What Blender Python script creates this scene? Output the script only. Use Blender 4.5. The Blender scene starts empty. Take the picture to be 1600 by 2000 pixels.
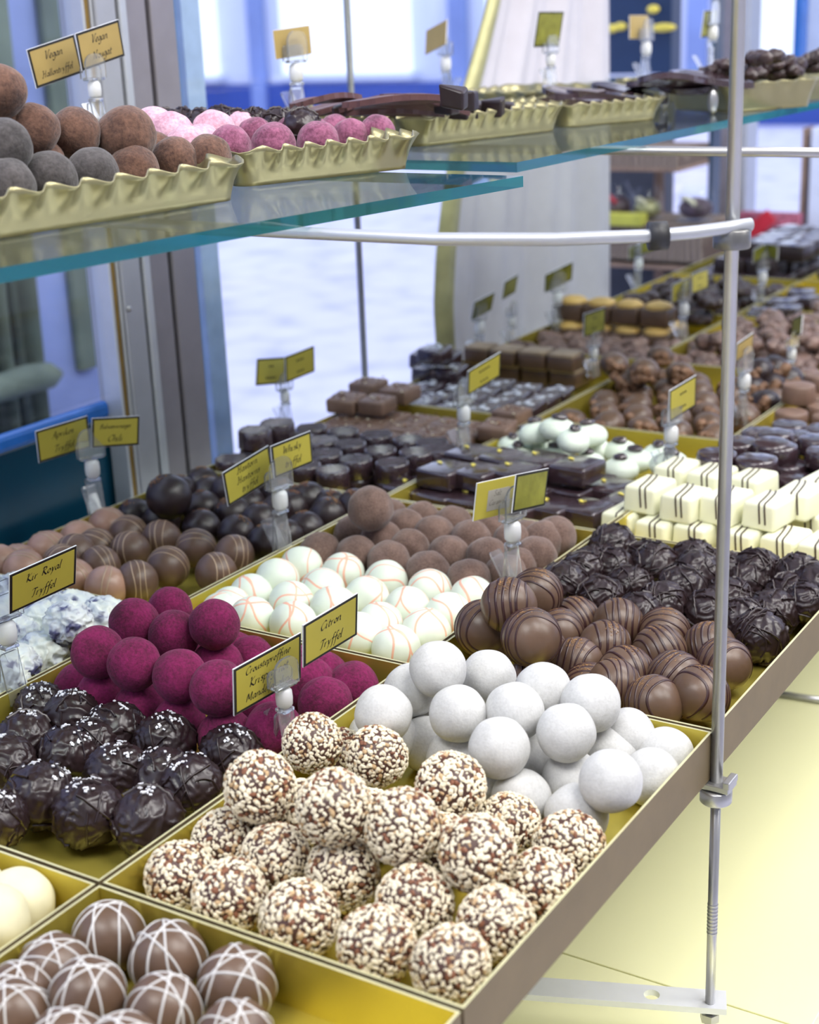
import bpy, bmesh, math, random
from mathutils import Vector, Matrix, noise, Euler
random.seed(7)
S = bpy.context.scene
COL = S.collection
PI = math.pi
# ------------------------------------------------------------------ camera
ZR = 1.0                      # height of the tray rims (m)
C = Vector((0, 0, ZR + 0.36))
F_PX, PITCH, ROLL, YAW = 2926.7, .31987, .040864, .566213
def cam_axes():
    cp, sp = math.cos(PITCH), math.sin(PITCH)
    fwd = Vector((0, cp, -sp)); right = Vector((1, 0, 0)); down = fwd.cross(right)
    r = math.cos(ROLL) * right + math.sin(ROLL) * down
    d = -math.sin(ROLL) * right + math.cos(ROLL) * down
    Z = Matrix.Rotation(YAW, 3, 'Z')
    return Z @ r, Z @ d, Z @ fwd
AR, AD, AW = cam_axes()
cam_data = bpy.data.cameras.new('camera')
cam = bpy.data.objects.new('camera', cam_data); COL.objects.link(cam)
cam.matrix_world = Matrix(((AR.x, -AD.x, -AW.x, C.x), (AR.y, -AD.y, -AW.y, C.y), (AR.z, -AD.z, -AW.z, C.z), (0, 0, 0, 1)))
cam_data.sensor_width = 36; cam_data.lens = F_PX * 36 / 2000
cam_data.clip_start = .02; cam_data.clip_end = 200
cam_data.dof.use_dof = True; cam_data.dof.focus_distance = 0.84; cam_data.dof.aperture_fstop = 9.5
S.camera = cam
# ------------------------------------------------------------------ light and exposure
S.view_settings.view_transform = 'Standard'; S.view_settings.look = 'None'
S.view_settings.gamma = 1; S.view_settings.exposure = 0.0
S.view_settings.use_curve_mapping = False
W = bpy.data.worlds.new('sky'); S.world = W; W.use_nodes = True
bg = W.node_tree.nodes['Background']
bg.inputs['Color'].default_value = (.72, .775, 1.0, 1); bg.inputs['Strength'].default_value = 1.5
def area(name, loc, size, sizey, energy, color, target):
    l = bpy.data.lights.new(name, 'AREA'); l.shape = 'RECTANGLE'; l.size = size; l.size_y = sizey
    l.energy = energy; l.color = color
    o = bpy.data.objects.new(name, l); COL.objects.link(o); o.location = loc
    o.rotation_euler = (Vector(target) - Vector(loc)).to_track_quat('-Z', 'Y').to_euler()
    return o
area('ceiling_or_fill_lamp', (.25, .55, 2.5), .5, 1.0, 24, (1, .98, .95), (-.35, .8, 1))
area('ceiling_or_fill_lamp', (.1, 1.8, 2.5), .4, 1.4, 27, (1, .98, .96), (-.5, 1.6, 1))
area('ceiling_or_fill_lamp', (.9, 1.1, 2.5), .5, 1.2, 26, (1, .98, .93), (-.1, .9, .8))  # added fill light, brightens the yellow base panels
area('ceiling_or_fill_lamp', (-.45, -.3, 2.5), .8, .5, 18, (1, .98, .95), (-.5, .8, 1))
# ------------------------------------------------------------------ pixel helpers (1600 x 2000 frame)
def ray(px, py): return (px - 800) / F_PX * AR + (py - 1000) / F_PX * AD + AW
def un(px, py, z):
    v = ray(px, py); return C + v * ((z - C.z) / v.z)
def unx(px, py, x):
    v = ray(px, py); return C + v * ((x - C.x) / v.x)
def uny(px, py, y):
    v = ray(px, py); return C + v * ((y - C.y) / v.y)
def pr(P):
    q = Vector(P) - C; return 800 + F_PX * q.dot(AR) / q.dot(AW), 1000 + F_PX * q.dot(AD) / q.dot(AW)
# ------------------------------------------------------------------ materials
class NT:
    def __init__(s, name):
        s.m = bpy.data.materials.new(name); s.m.use_nodes = True
        s.t = s.m.node_tree; s.b = s.t.nodes['Principled BSDF']; s.out = s.t.nodes['Material Output']
        s.tc = s.t.nodes.new('ShaderNodeTexCoord')
        oi = s.t.nodes.new('ShaderNodeObjectInfo')
        ad = s.t.nodes.new('ShaderNodeVectorMath'); ad.operation = 'ADD'
        mu = s.t.nodes.new('ShaderNodeVectorMath'); mu.operation = 'SCALE'
        cb = s.t.nodes.new('ShaderNodeCombineXYZ')
        for i in range(3): s.t.links.new(oi.outputs['Random'], cb.inputs[i])
        s.t.links.new(cb.outputs[0], mu.inputs[0]); mu.inputs['Scale'].default_value = 9.7
        s.t.links.new(s.tc.outputs['Object'], ad.inputs[0]); s.t.links.new(mu.outputs[0], ad.inputs[1])
        s.co = ad.outputs[0]
    def n(s, kind, **kw):
        x = s.t.nodes.new(kind)
        for k, v in kw.items(): setattr(x, k, v)
        return x
    def noise(s, scale, detail=3, rough=.55, co=None):
        x = s.n('ShaderNodeTexNoise'); x.inputs['Scale'].default_value = scale; x.inputs['Detail'].default_value = detail
        x.inputs['Roughness'].default_value = rough; s.t.links.new(co or s.co, x.inputs['Vector']); return x.outputs['Fac']
    def ramp(s, fac, stops):
        x = s.n('ShaderNodeValToRGB'); e = x.color_ramp.elements
        while len(e) < len(stops): e.new(.5)
        for el, (p, c) in zip(e, stops): el.position = p; el.color = (*c, 1)
        s.t.links.new(fac, x.inputs[0]); return x.outputs[0]
    def bump(s, fac, strength, dist=.001):
        x = s.n('ShaderNodeBump'); x.inputs['Strength'].default_value = strength; x.inputs['Distance'].default_value = dist
        s.t.links.new(fac, x.inputs['Height']); s.t.links.new(x.outputs[0], s.b.inputs['Normal']); return x
    def set(s, **kw):
        for k, v in kw.items():
            k = {'color': 'Base Color', 'rough': 'Roughness', 'metal': 'Metallic', 'sheen': 'Sheen Weight', 'trans': 'Transmission Weight',
                 'ior': 'IOR', 'coat': 'Coat Weight', 'spec': 'Specular IOR Level', 'sss': 'Subsurface Weight', 'alpha': 'Alpha', 'emit': 'Emission Strength'}[k]
            if hasattr(v, 'links') or hasattr(v, 'is_linked'): s.t.links.new(v, s.b.inputs[k])
            elif isinstance(v, tuple): s.b.inputs[k].default_value = (*v, 1)
            else: s.b.inputs[k].default_value = v
        return s
def flat(name, color, rough=.5, metal=0, var=.12, scale=40, bump=0, bscale=300, bdist=.001, **kw):
    t = NT(name); a = tuple(min(1, c * (1 - var)) for c in color); b = tuple(min(1, c * (1 + var)) for c in color)
    t.set(color=t.ramp(t.noise(scale), [(.3, a), (.7, b)]), rough=rough, metal=metal, **kw)
    if bump: t.bump(t.noise(bscale, 4), bump, bdist)
    return t.m
def clear(name, tint=(1, 1, 1), gloss=.06, rough=.02, edge=.5, top=.8):
    t = NT(name); tr = t.n('ShaderNodeBsdfTransparent'); tr.inputs[0].default_value = (*tint, 1)
    gl = t.n('ShaderNodeBsdfGlossy'); gl.inputs['Roughness'].default_value = rough
    lw = t.n('ShaderNodeLayerWeight'); lw.inputs[0].default_value = edge
    mr = t.n('ShaderNodeMapRange'); mr.inputs['To Min'].default_value = gloss; mr.inputs['To Max'].default_value = top
    pw = t.n('ShaderNodeMath', operation='POWER'); pw.inputs[1].default_value = 3
    t.t.links.new(lw.outputs['Facing'], pw.inputs[0]); t.t.links.new(pw.outputs[0], mr.inputs['Value'])
    mx = t.n('ShaderNodeMixShader'); t.t.links.new(mr.outputs[0], mx.inputs[0]); t.t.links.new(tr.outputs[0], mx.inputs[1]); t.t.links.new(gl.outputs[0], mx.inputs[2])
    t.t.links.new(mx.outputs[0], t.out.inputs[0]); return t.m
M = {}
def powder(name, a, b, bs=800, strength=.85, rough=.95, sheen=.25):
    t = NT(name); n1 = t.noise(70, 5, .7); n2 = t.noise(bs, 4, .6)
    mx = t.n('ShaderNodeMath', operation='MULTIPLY_ADD'); mx.inputs[1].default_value = .45; t.t.links.new(n2, mx.inputs[0])
    hv = t.n('ShaderNodeMath', operation='MULTIPLY'); hv.inputs[1].default_value = .55; t.t.links.new(n1, hv.inputs[0]); t.t.links.new(hv.outputs[0], mx.inputs[2])
    t.set(color=t.ramp(mx.outputs[0], [(.38, a), (.62, b)]), rough=rough, sheen=sheen); t.bump(mx.outputs[0], strength, .0012); return t.m
M['cocoa'] = powder('cocoa_powder', (.10, .058, .045), (.215, .135, .108))
M['cocoa_brown'] = powder('brown_cocoa', (.05, .022, .015), (.17, .085, .055), 500)
M['cocoa_shaded'] = powder('shaded_cocoa', (.03, .026, .026), (.09, .08, .08), 500)  # same cocoa with the shade painted in as a dark grey
M['magenta'] = powder('beet_powder', (.075, .003, .026), (.225, .008, .086), 600, .9, .95, .04)
M['purple'] = powder('berry_powder', (.10, .02, .05), (.34, .11, .20), 500)
M['pink'] = powder('pink_powder', (.45, .22, .30), (.78, .48, .58), 500)
M['sugar'] = powder('white_sugar', (.50, .50, .49), (.61, .61, .60), 700, .4, .9, .0)
M['cream'] = flat('cream_white', (.72, .68, .46), .6, bump=.1)
def choc(name, c, rough=.33, bump=.12, bscale=160, var=.18, scale=60, **kw): return flat(name, c, rough, bump=bump, bscale=bscale, var=var, scale=scale, **kw)
M['dark'] = choc('dark_chocolate', (.022, .013, .015), .36)
M['dark_gloss'] = choc('glossy_dark_chocolate', (.040, .022, .028), .19, .05, spec=.85, coat=.5)
M['dark_rough'] = choc('rough_dark_chocolate', (.024, .0135, .015), .31, .12, 160)
M['milk'] = choc('milk_chocolate', (.112, .066, .042), .36)
M['milk_grey'] = choc('dull_milk_chocolate', (.13, .075, .052), .40)
M['milk_light'] = choc('pale_milk_chocolate', (.38, .22, .16), .33)
M['milk_block'] = choc('milk_chocolate_block', (.175, .105, .075), .5, .2)
M['stripe_dark'] = choc('dark_drizzle', (.035, .012, .012), .35)
M['stripe_tan'] = choc('tan_drizzle', (.42, .30, .20), .4)
M['stripe_white'] = flat('white_drizzle', (.60, .59, .58), .5)
M['stripe_orange'] = flat('orange_drizzle', (.86, .47, .34), .5)
M['shell_white'] = flat('white_shell', (.76, .82, .70), .42, var=.05, bump=.08)
M['mint'] = flat('mint_shell', (.76, .84, .72), .35, var=.04)
M['ivory'] = flat('ivory_shell', (.84, .84, .62), .38, var=.04, bump=.08)
t = NT('crumpled_white'); t.set(color=t.ramp(t.noise(60, 3), [(.40, (.80, .84, .78)), (.54, (.66, .70, .74)), (.63, (.08, .08, .18))]), rough=.35); t.bump(t.noise(120, 2), .12, .002); M['crumple'] = t.m
M['frost_patch'] = flat('sugar_patch', (.50, .52, .58), .7, var=.5, scale=400)
t = NT('powdered_dark'); t.set(color=t.ramp(t.noise(110, 5, .7), [(.45, (.02, .012, .014)), (.6, (.50, .52, .60))]), rough=.55); t.bump(t.noise(200, 3), .5, .001); M['frosted'] = t.m
M['nut_cream'] = flat('hazelnut_bits', (.80, .72, .54), .6)
M['nut_tan'] = flat('toasted_bits', (.50, .34, .18), .6)
M['nut_brown'] = flat('nut_skin', (.20, .075, .035), .6)
M['nut_core'] = choc('nut_chocolate', (.07, .03, .022), .45)
M['walnut'] = flat('walnut', (.19, .10, .055), .55, var=.4, scale=150, bump=.4)
M['salt'] = flat('salt_flakes', (.72, .72, .76), .4)
M['spice'] = flat('orange_spice', (.30, .165, .07), .6, var=.5, scale=400)
M['goldleaf'] = flat('gold_leaf', (.85, .72, .12), .35, .3)
M['caramel'] = flat('caramel_top', (.62, .40, .12), .45, var=.25)
M['praline'] = flat('praline_top', (.36, .27, .18), .55, var=.2)
M['chunk'] = flat('nut_cluster_chocolate', (.17, .105, .085), .42, var=.45, scale=60, bump=.5, bscale=150, bdist=.003)
M['chunk_dark'] = flat('dark_cluster_chocolate', (.045, .026, .026), .32, var=.4, scale=60, bump=.5, bscale=150, bdist=.003)
M['gold_in'] = flat('gold_card', (.66, .55, .10), .38, .75, var=.08, scale=15, bump=.05)
M['gold_out'] = flat('gold_card_side', (.20, .15, .078), .55, .3, var=.08)
M['gold_rim'] = flat('gold_rim', (.80, .74, .42), .35, .5)
M['gold_foil'] = flat('gold_foil', (.34, .31, .17), .36, .7, var=.06, scale=20)
M['base_gold'] = flat('yellow_gold_panel', (.95, .94, .58), .26, .2, var=.02, scale=4)
M['steel'] = flat('brushed_steel', (.46, .46, .46), .32, .85, var=.05)
M['bar_metal'] = flat('pale_bar_metal', (.80, .82, .86), .35, .4, var=.03)
M['steel_shaded'] = flat('shaded_brushed_steel', (.22, .22, .215), .35, .8, var=.05)  # darkened steel, paints the shaded side of the upper clamp
M['alu'] = flat('aluminium', (.40, .41, .44), .42, .55, var=.04)
M['alu_dark'] = flat('bronzed_aluminium', (.27, .25, .27), .42, .5, var=.06)
M['alu_light'] = flat('pale_aluminium', (.52, .54, .57), .4, .6, var=.04)
M['brass'] = flat('brass_strip', (.30, .19, .05), .4, .6)
M['black'] = flat('black_gasket', (.02, .02, .022), .5)
M['teal_paint'] = flat('teal_paint', (.004, .055, .10), .25, var=.15, scale=6)
M['reveal_blue'] = flat('reveal_blue_paint', (.0, .13, .34), .7)
M['blue_paint'] = flat('blue_paint', (.02, .14, .50), .25)
M['lightblue'] = flat('pale_blue_paint', (.36, .46, .60), .5)
M['niche'] = flat('blue_grey_panel', (.34, .42, .76), .35, var=.3, scale=3)
M['olive'] = flat('olive_cloth', (.15, .19, .15), .7, var=.3, scale=8)
M['glass'] = clear('shelf_glass', (.90, .96, .95), .10, .03)
t = NT('teal_glass_edge'); t.set(color=(.01, .27, .28), rough=.06, trans=.8, ior=1.5); M['edge'] = t.m
M['pane'] = clear('window_pane', (.96, .98, 1.0), .02, .02, .3, .5)
t = NT('clear_plastic'); t.set(color=(.96, .98, 1), rough=.05, trans=.92, ior=1.42); M['plastic'] = t.m
M['frost'] = flat('frosted_plastic', (.82, .83, .84), .35, var=.02, trans=.25)
M['ink'] = flat('black_ink', (.012, .012, .012), .5)
M['card'] = flat('gold_card_front', (.50, .43, .065), .42, .1, var=.06, scale=25)
M['card_tan'] = flat('tan_gold_card', (.44, .32, .11), .45, .15, var=.06)
M['card_olive'] = flat('olive_card', (.25, .25, .04), .35, .2, var=.25, scale=90)
M['paper'] = flat('grey_paper', (.36, .34, .30), .7)
M['cardedge'] = flat('white_card_edge', (.75, .76, .8), .5)
M['curtain'] = flat('white_curtain', (.53, .51, .56), .8, var=.03)
M['hem'] = flat('gold_hem', (.36, .345, .17), .4, .4, var=.2, scale=30)
t = NT('wicker'); wv = t.n('ShaderNodeTexWave'); wv.inputs['Scale'].default_value = 30; wv.inputs['Distortion'].default_value = 3; t.t.links.new(t.co, wv.inputs[0])
t.set(color=t.ramp(wv.outputs['Fac'], [(.2, (.14, .10, .08)), (.8, (.34, .27, .21))]), rough=.8); t.bump(wv.outputs['Fac'], .8, .003); M['wicker'] = t.m
M['wood'] = flat('tan_wood', (.30, .20, .14), .6, var=.2)
M['navy'] = flat('navy_paint', (.012, .035, .10), .4, var=.3, scale=5)
M['dusk'] = flat('dark_grey_paint', (.03, .035, .05), .5)
M['red'] = flat('red_ribbon', (.55, .02, .04), .4)
M['redcloth'] = flat('red_dotted_cloth', (.36, .10, .16), .7, var=.5, scale=160)
M['yellow'] = flat('yellow_card', (.55, .55, .08), .5)
M['jarfood'] = flat('dark_sweets', (.08, .05, .06), .5, var=.5, scale=60)
t = NT('cobbles'); vo = t.n('ShaderNodeTexVoronoi'); vo.inputs['Scale'].default_value = 5; t.t.links.new(t.tc.outputs['Object'], vo.inputs['Vector'])
t.set(color=t.ramp(vo.outputs['Distance'], [(.0, (.86, .845, .95)), (.55, (.79, .78, .93)), (.9, (.60, .61, .84))]), rough=.8); M['street'] = t.m
M['facade'] = flat('pale_facade', (.74, .80, .96), .7, var=.06, scale=1)
M['facade_blue'] = flat('blue_facade_base', (.035, .09, .40), .6, var=.1, scale=1)
M['facade_mid'] = flat('mid_blue_facade', (.26, .36, .70), .6, var=.2, scale=1)
M['plaster'] = flat('white_plaster', (.75, .74, .72), .8, var=.03)
M['floor'] = flat('grey_tile', (.30, .29, .28), .5, var=.1, scale=3)
M['pillar'] = flat('pale_blue_pillar', (.62, .68, .86), .6, var=.04)
def lit(name, c, s):
    t = NT(name); t.set(color=(.8, .8, .8)); t.b.inputs['Emission Color'].default_value = (*c, 1); t.set(emit=s); return t.m
M['litwin'] = lit('lit_window', (.86, .93, 1.0), .75)
M['litwarm'] = lit('warm_lit_window', (.8, .95, .9), .9)
# ------------------------------------------------------------------ object helpers
def link(name, me, parent=None):
    o = bpy.data.objects.new(name, me); COL.objects.link(o)
    if parent: o.parent = parent
    return o
def tag(o, label=None, cat=None, group=None, kind=None):
    if label: o['label'] = label
    if cat: o['category'] = cat
    if group: o['group'] = group
    if kind: o['kind'] = kind
    return o
class MB:
    def __init__(s): s.b = bmesh.new(); s.mats = []
    def mi(s, m):
        if m not in s.mats: s.mats.append(m)
        return s.mats.index(m)
    def mesh(s, name, smooth=True):
        me = bpy.data.meshes.new(name); s.b.to_mesh(me); s.b.free()
        for m in s.mats: me.materials.append(M[m])
        for p in me.polygons: p.use_smooth = smooth
        return me
    def obj(s, name, parent=None, smooth=False): return link(name, s.mesh(name, smooth), parent)
    def box(s, c, d, m, bev=0, rot=None, seg=2):
        r = bmesh.ops.create_cube(s.b, size=1, matrix=Matrix.Translation(c) @ (rot.to_4x4() if rot else Matrix()) @ Matrix.Diagonal((*d, 1)))
        vs = r['verts']; es = list({e for v in vs for e in v.link_edges}); i = s.mi(m)
        for f in {f for v in vs for f in v.link_faces}: f.material_index = i
        if bev:
            r2 = bmesh.ops.bevel(s.b, geom=es, offset=bev, segments=seg, affect='EDGES', profile=.5)
            for f in r2['faces']: f.material_index = i
            return [v for v in r2['verts']]
        return vs
    def ico(s, c, r, m, sub=3, sc=(1, 1, 1), disp=None, rot=None):
        res = bmesh.ops.create_icosphere(s.b, subdivisions=sub, radius=1)
        i = s.mi(m)
        for f in {f for v in res['verts'] for f in v.link_faces}: f.material_index = i
        for v in res['verts']:
            n = v.co.normalized(); k = r * (1 + (disp(n) if disp else 0))
            p = Vector((n.x * sc[0], n.y * sc[1], n.z * sc[2])) * k
            v.co = (rot @ p if rot else p) + Vector(c)
        return res['verts']
    def tube(s, pts, r, m, seg=12, cap=True, closed=False):
        pts = [Vector(p) for p in pts]; rings = []; n = len(pts); i = s.mi(m); up = None
        for k, p in enumerate(pts):
            if closed: d = (pts[(k + 1) % n] - pts[k - 1]).normalized()
            else: d = (pts[min(k + 1, n - 1)] - pts[max(k - 1, 0)]).normalized()
            if up is None:
                up = Vector((0, 0, 1)) if abs(d.z) < .9 else Vector((1, 0, 0))
            u = d.cross(up).normalized(); v = u.cross(d).normalized(); up = v
            rr = r[k] if isinstance(r, (list, tuple)) else r
            rings.append([s.b.verts.new(p + (u * math.cos(a) + v * math.sin(a)) * rr) for a in [2 * PI * q / seg for q in range(seg)]])
        for k in range(n if closed else n - 1):
            a, b = rings[k], rings[(k + 1) % n]
            for q in range(seg):
                f = s.b.faces.new((a[q], a[(q + 1) % seg], b[(q + 1) % seg], b[q])); f.material_index = i
        if cap and not closed:
            for rg in (rings[0][::-1], rings[-1]): s.b.faces.new(rg).material_index = i
    def lathe(s, prof, m, seg=32, c=(0, 0, 0), mtop=None):
        c = Vector(c); i = s.mi(m); rings = []
        for r, z in prof:
            if r < 1e-6: rings.append([s.b.verts.new(c + Vector((0, 0, z)))])
            else: rings.append([s.b.verts.new(c + Vector((r * math.cos(2 * PI * q / seg), r * math.sin(2 * PI * q / seg), z))) for q in range(seg)])
        for a, b in zip(rings, rings[1:]):
            for q in range(seg):
                if len(a) == 1 and len(b) == 1: continue
                if len(a) == 1: f = s.b.faces.new((a[0], b[(q + 1) % seg], b[q]))
                elif len(b) == 1: f = s.b.faces.new((a[q], a[(q + 1) % seg], b[0]))
                else: f = s.b.faces.new((a[q], a[(q + 1) % seg], b[(q + 1) % seg], b[q]))
                f.material_index = i
        bmesh.ops.recalc_face_normals(s.b, faces=s.b.faces)
    def ribbon(s, pts, nrm, w, h, m):
        i = s.mi(m); rings = []; n = len(pts)
        for k in range(n):
            d = (pts[min(k + 1, n - 1)] - pts[max(k - 1, 0)]).normalized(); u = nrm[k]; v = d.cross(u).normalized()
            rings.append([s.b.verts.new(pts[k] + v * (a * w / 2) + u * b * h) for a, b in ((-1, -.6), (-.7, .7), (0, 1), (.7, .7), (1, -.6))])
        for a, b in zip(rings, rings[1:]):
            for q in range(4): s.b.faces.new((a[q], b[q], b[q + 1], a[q + 1])).material_index = i
def nz(v, f=1.0, s=0.0): return noise.noise(Vector(v) * f + Vector((s, s * .7, -s)))
ORD = ['first', 'second', 'third', 'fourth', 'fifth', 'sixth', 'seventh', 'eighth', 'ninth', 'tenth', 'eleventh', 'twelfth', 'thirteenth', 'fourteenth', 'fifteenth',
       'sixteenth', 'seventeenth', 'eighteenth', 'nineteenth', 'twentieth']
def name_rows(objs, desc, group, cat, step):
    """labels: every piece told apart by layer, row and place in the row"""
    for layer in sorted({l for _, l in objs}):
        sel = [(pr(o.location), o) for o, l in objs if l == layer]
        sel.sort(key=lambda a: -a[0][1]); rows = []
        for (p, o) in sel:
            if rows and rows[-1][0] - p[1] < step: rows[-1][1].append((p[0], o))
            else: rows.append([p[1], [(p[0], o)]])
        word = {0: 'lower layer', 1: 'upper layer', 2: 'topmost layer'}[layer]
        multi = len({l for _, l in objs}) > 1
        for ri, (_, r) in enumerate(rows):
            r.sort(key=lambda a: a[0])
            for ci, (_, o) in enumerate(r):
                pl = 'alone' if len(r) == 1 else f'{ORD[ci]} from left'
                rw = 'in the only row' if len(rows) == 1 else f'in {ORD[ri]} row from front'
                tag(o, f'{desc}, {pl} {rw}' + (f', {word}' if multi else ''), cat, group)
def put(src, loc, rz=0, sc=1.0, tilt=0):
    o = src.copy(); COL.objects.link(o); o.location = loc
    o.rotation_euler = (tilt * math.cos(rz * 3), tilt * math.sin(rz * 3), rz); o.scale = (sc, sc, sc)
    for ch in src.children:
        c = ch.copy(); COL.objects.link(c); c.parent = o
    return o
def drop_sources(srcs):
    for s_ in srcs:
        for ch in list(s_.children): bpy.data.objects.remove(ch)
        bpy.data.objects.remove(s_)
def settle(items, r, floor, bounds, fill=True):
    """rest the balls of a pile on the tray floor and on each other; returns (centre, layer, scale)"""
    placed = []
    x0, x1, y0, y1 = bounds
    for it in sorted(items, key=lambda a: a[2] if len(a) > 2 else 0):
        px, py = it[0], it[1]; layer = it[2] if len(it) > 2 else 0; sc = it[3] if len(it) > 3 else 1
        R = r * sc; z = floor + R * .97 + (0 if layer == 0 else 1.0 * r * layer)
        best = None
        for k in range(60):
            P = un(px, py, z)
            if layer == 0 or True:
                P.x = min(max(P.x, x0 + R), x1 - R); P.y = min(max(P.y, y0 + R), y1 - R)
            g = min([(P - q).length / ((R + s2 * r)) for q, _, s2 in placed] or [9])
            if g > .90: best = P; break
            if best is None or g > bg_: best, bg_ = P, g
            z += .0006
            if layer == 0 and k > 10: break
        placed.append((best, layer, sc))
    if fill:
        for P, layer, sc in list(placed):
            if layer:
                if not any((P - q).length < 2.12 * r and q.z < P.z - .3 * r for q, _, _ in placed):
                    Q = Vector((P.x, P.y, floor + r))
                    if P.z - Q.z > 1.2 * r: placed.append((Q, 0, min(1, (P.z - Q.z) / (2 * r) + .02)))
    return placed
def pile(name, srcs, items, r, floor, bounds, desc, group, cat='chocolate truffle', step=28, fill=True, tilt=0, zr=None):
    out = []
    for k, (P, layer, sc) in enumerate(settle(items, r, floor, bounds, fill)):
        rz = random.uniform(-PI, PI) if zr is None else zr + random.uniform(-.35, .35)
        o = put(srcs[k % len(srcs)], P, rz, sc * random.uniform(.97, 1.03), tilt * random.uniform(.3, 1)); o.name = name; out.append((o, 0 if not layer else (1 if layer < 1.8 else 2)))
    name_rows(out, desc, group, cat, step); drop_sources(srcs)
    return out
# ------------------------------------------------------------------ setting
XG = [-.2469, -.4337, -.6214, -.8074, -.9943]
YG = [.1504, .4131, .6759, .9386, 1.2013, 1.4640, 1.7267, 1.9894, 2.2521]
XW = -.87                                   # window plane
def struct(name, b, smooth=False): return tag(b.obj(name, smooth=smooth), kind='structure')
def slab(name, lo, hi, m):
    b = MB(); b.box([(a + c) / 2 for a, c in zip(lo, hi)], [c - a for a, c in zip(lo, hi)], m); return struct(name, b)
slab('floor', (-.86, -1.5, -.05), (2.6, 2.9, 0), 'floor')
slab('ceiling', (-.86, -1.5, 2.6), (2.6, 2.9, 2.7), 'plaster')
slab('wall_right', (2.6, -1.5, 0), (2.7, 2.9, 2.6), 'plaster')
slab('wall_back', (-.86, -1.6, 0), (2.6, -1.5, 2.6), 'plaster')
# street
b = MB(); b.box((-10, 14, .03), (60, 60, .1), 'street'); o = struct('floor_street', b)
b = MB(); b.box((-10, 16.6, 1.9), (60, .6, 4.2), 'facade'); b.box((-10, 16.28, .33), (60, .1, .5), 'facade_blue')
for k in range(12):
    x = -26 + 3.0 * k
    b.box((x, 16.26, 1.95), (1.9, .12, 2.5), 'litwin' if k % 3 else 'litwarm'); b.box((x, 16.2, .66), (2.1, .2, .08), 'facade')
    b.box((x - 1.35, 16.22, 2.0), (.22, .1, 3.6), 'facade_mid')
struct('wall_street', b)
b = MB(); b.box((-16, 6, 2), (.6, 20.6, 4), 'facade_mid'); b.box((-15.6, 6, .5), (.2, 20.6, .9), 'facade_blue')
for k in range(6): b.box((-15.62, -2 + 3.2 * k, 2.4), (.15, 1.7, 2.2), 'litwin')
struct('wall_street_side', b)
# recess beside the door: blue-grey panel with an olive cloth strip
b = MB(); b.box((-1.62, .9, 1.1), (.05, 2.0, 2.2), 'niche'); struct('wall_recess', b)
b = MB(); p = unx(172, 700, -1.58); b.box((-1.585, p.y, 1.35), (.015, .035, .95), 'olive', .004); struct('trim_1', b)
b = MB()
q0 = unx(-60, 650, -1.56); q1 = unx(55, 650, -1.56)
n = 14; prev = None; i_ = b.mi('olive')
for k in range(n + 1):
    y = q0.y + (q1.y - q0.y) * k / n; x = -1.56 + .02 * math.sin(k * 1.9)
    cur = (b.b.verts.new((x, y, .7)), b.b.verts.new((x, y + .02 * math.sin(k), 1.75)))
    if prev: b.b.faces.new((prev[0], cur[0], cur[1], prev[1])).material_index = i_
    prev = cur
o = b.obj('curtain', smooth=True); sm = o.modifiers.new('thickness', 'SOLIDIFY'); sm.thickness = .004
tag(o, 'grey-green curtain hanging behind the leftmost window pane', 'curtain')
b = MB(); p = unx(60, 745, -1.5); q = unx(118, 735, -1.5); b.tube([(-1.5, p.y - .2, p.z), (-1.5, p.y, p.z + .004), (-1.5, q.y - .02, q.z + .006), (-1.5, q.y, q.z + .004)], [.016, .02, .018, .006], 'olive', 14)
o = b.obj('rolled_cloth', smooth=True); tag(o, 'grey-green rolled cloth seen through the leftmost window pane', 'cloth')
# lower window panel and its blue rail
y_b0, y_b1 = unx(222, 600, XW).y, unx(238, 600, XW).y
b = MB(); b.box((XW - .03, (y_b0 - 1.5) / 2, .52), (.02, y_b0 + 1.5, 1.04), 'teal_paint'); struct('wall_left', b)
b = MB(); b.box((XW - .019, (y_b0 - 1.5) / 2, 1.050), (.012, y_b0 + 1.5, .014), 'blue_paint', .004); struct('trim_2', b)
b = MB(); b.box((XW - .01, (y_b0 - 1.5) / 2, 1.83), (.004, y_b0 + 1.5, 1.53), 'pane'); o = struct('window_1', b)
# aluminium mullion between the two panes, built of its real strips
def strip(px0, px1, py, m, xo, dep, b):
    y0, y1 = unx(px0, py, XW).y, unx(px1, py, XW).y
    b.box((XW + xo - dep / 2, (y0 + y1) / 2, 1.3), (dep, y1 - y0, 2.6), m, .0012)
b = MB()
for a in ((207, 212, 'alu_light', .004, .02), (212, 221, 'brass', .003, .02), (221, 225, 'alu_light', .005, .02), (225, 262, 'alu', .008, .04), (262, 266, 'alu_dark', .004, .04),
          (266, 279, 'alu_light', .010, .04), (279, 321, 'alu_dark', .006, .05), (321, 328, 'black', -.002, .04), (328, 373, 'alu_dark', .007, .05)):
    strip(a[0], a[1], 540, a[2], a[3], a[4], b)
struct('trim_3', b)
p = unx(253, 603, XW + .010)
b = MB(); b.ico(p, .0026, 'steel', 3, (.5, 1, 1)); o = b.obj('screw', smooth=True); tag(o, 'small round steel screw on the aluminium window post', 'screw')
b = MB()
y0, y1 = unx(376, 540, XW).y, unx(392, 540, XW).y; b.box((XW - .04, (y0 + y1) / 2 + .002, 1.3), (.06, y1 - y0 + .01, 2.6), 'reveal_blue')
p0 = unx(390, 540, -.94); p1 = unx(424, 540, -.94); b.box((-.94, (p0.y + p1.y) / 2, 1.3), (.008, p1.y - p0.y, 2.6), 'lightblue')
struct('trim_4', b)
y2 = unx(1395, 100, XW).y
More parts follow.
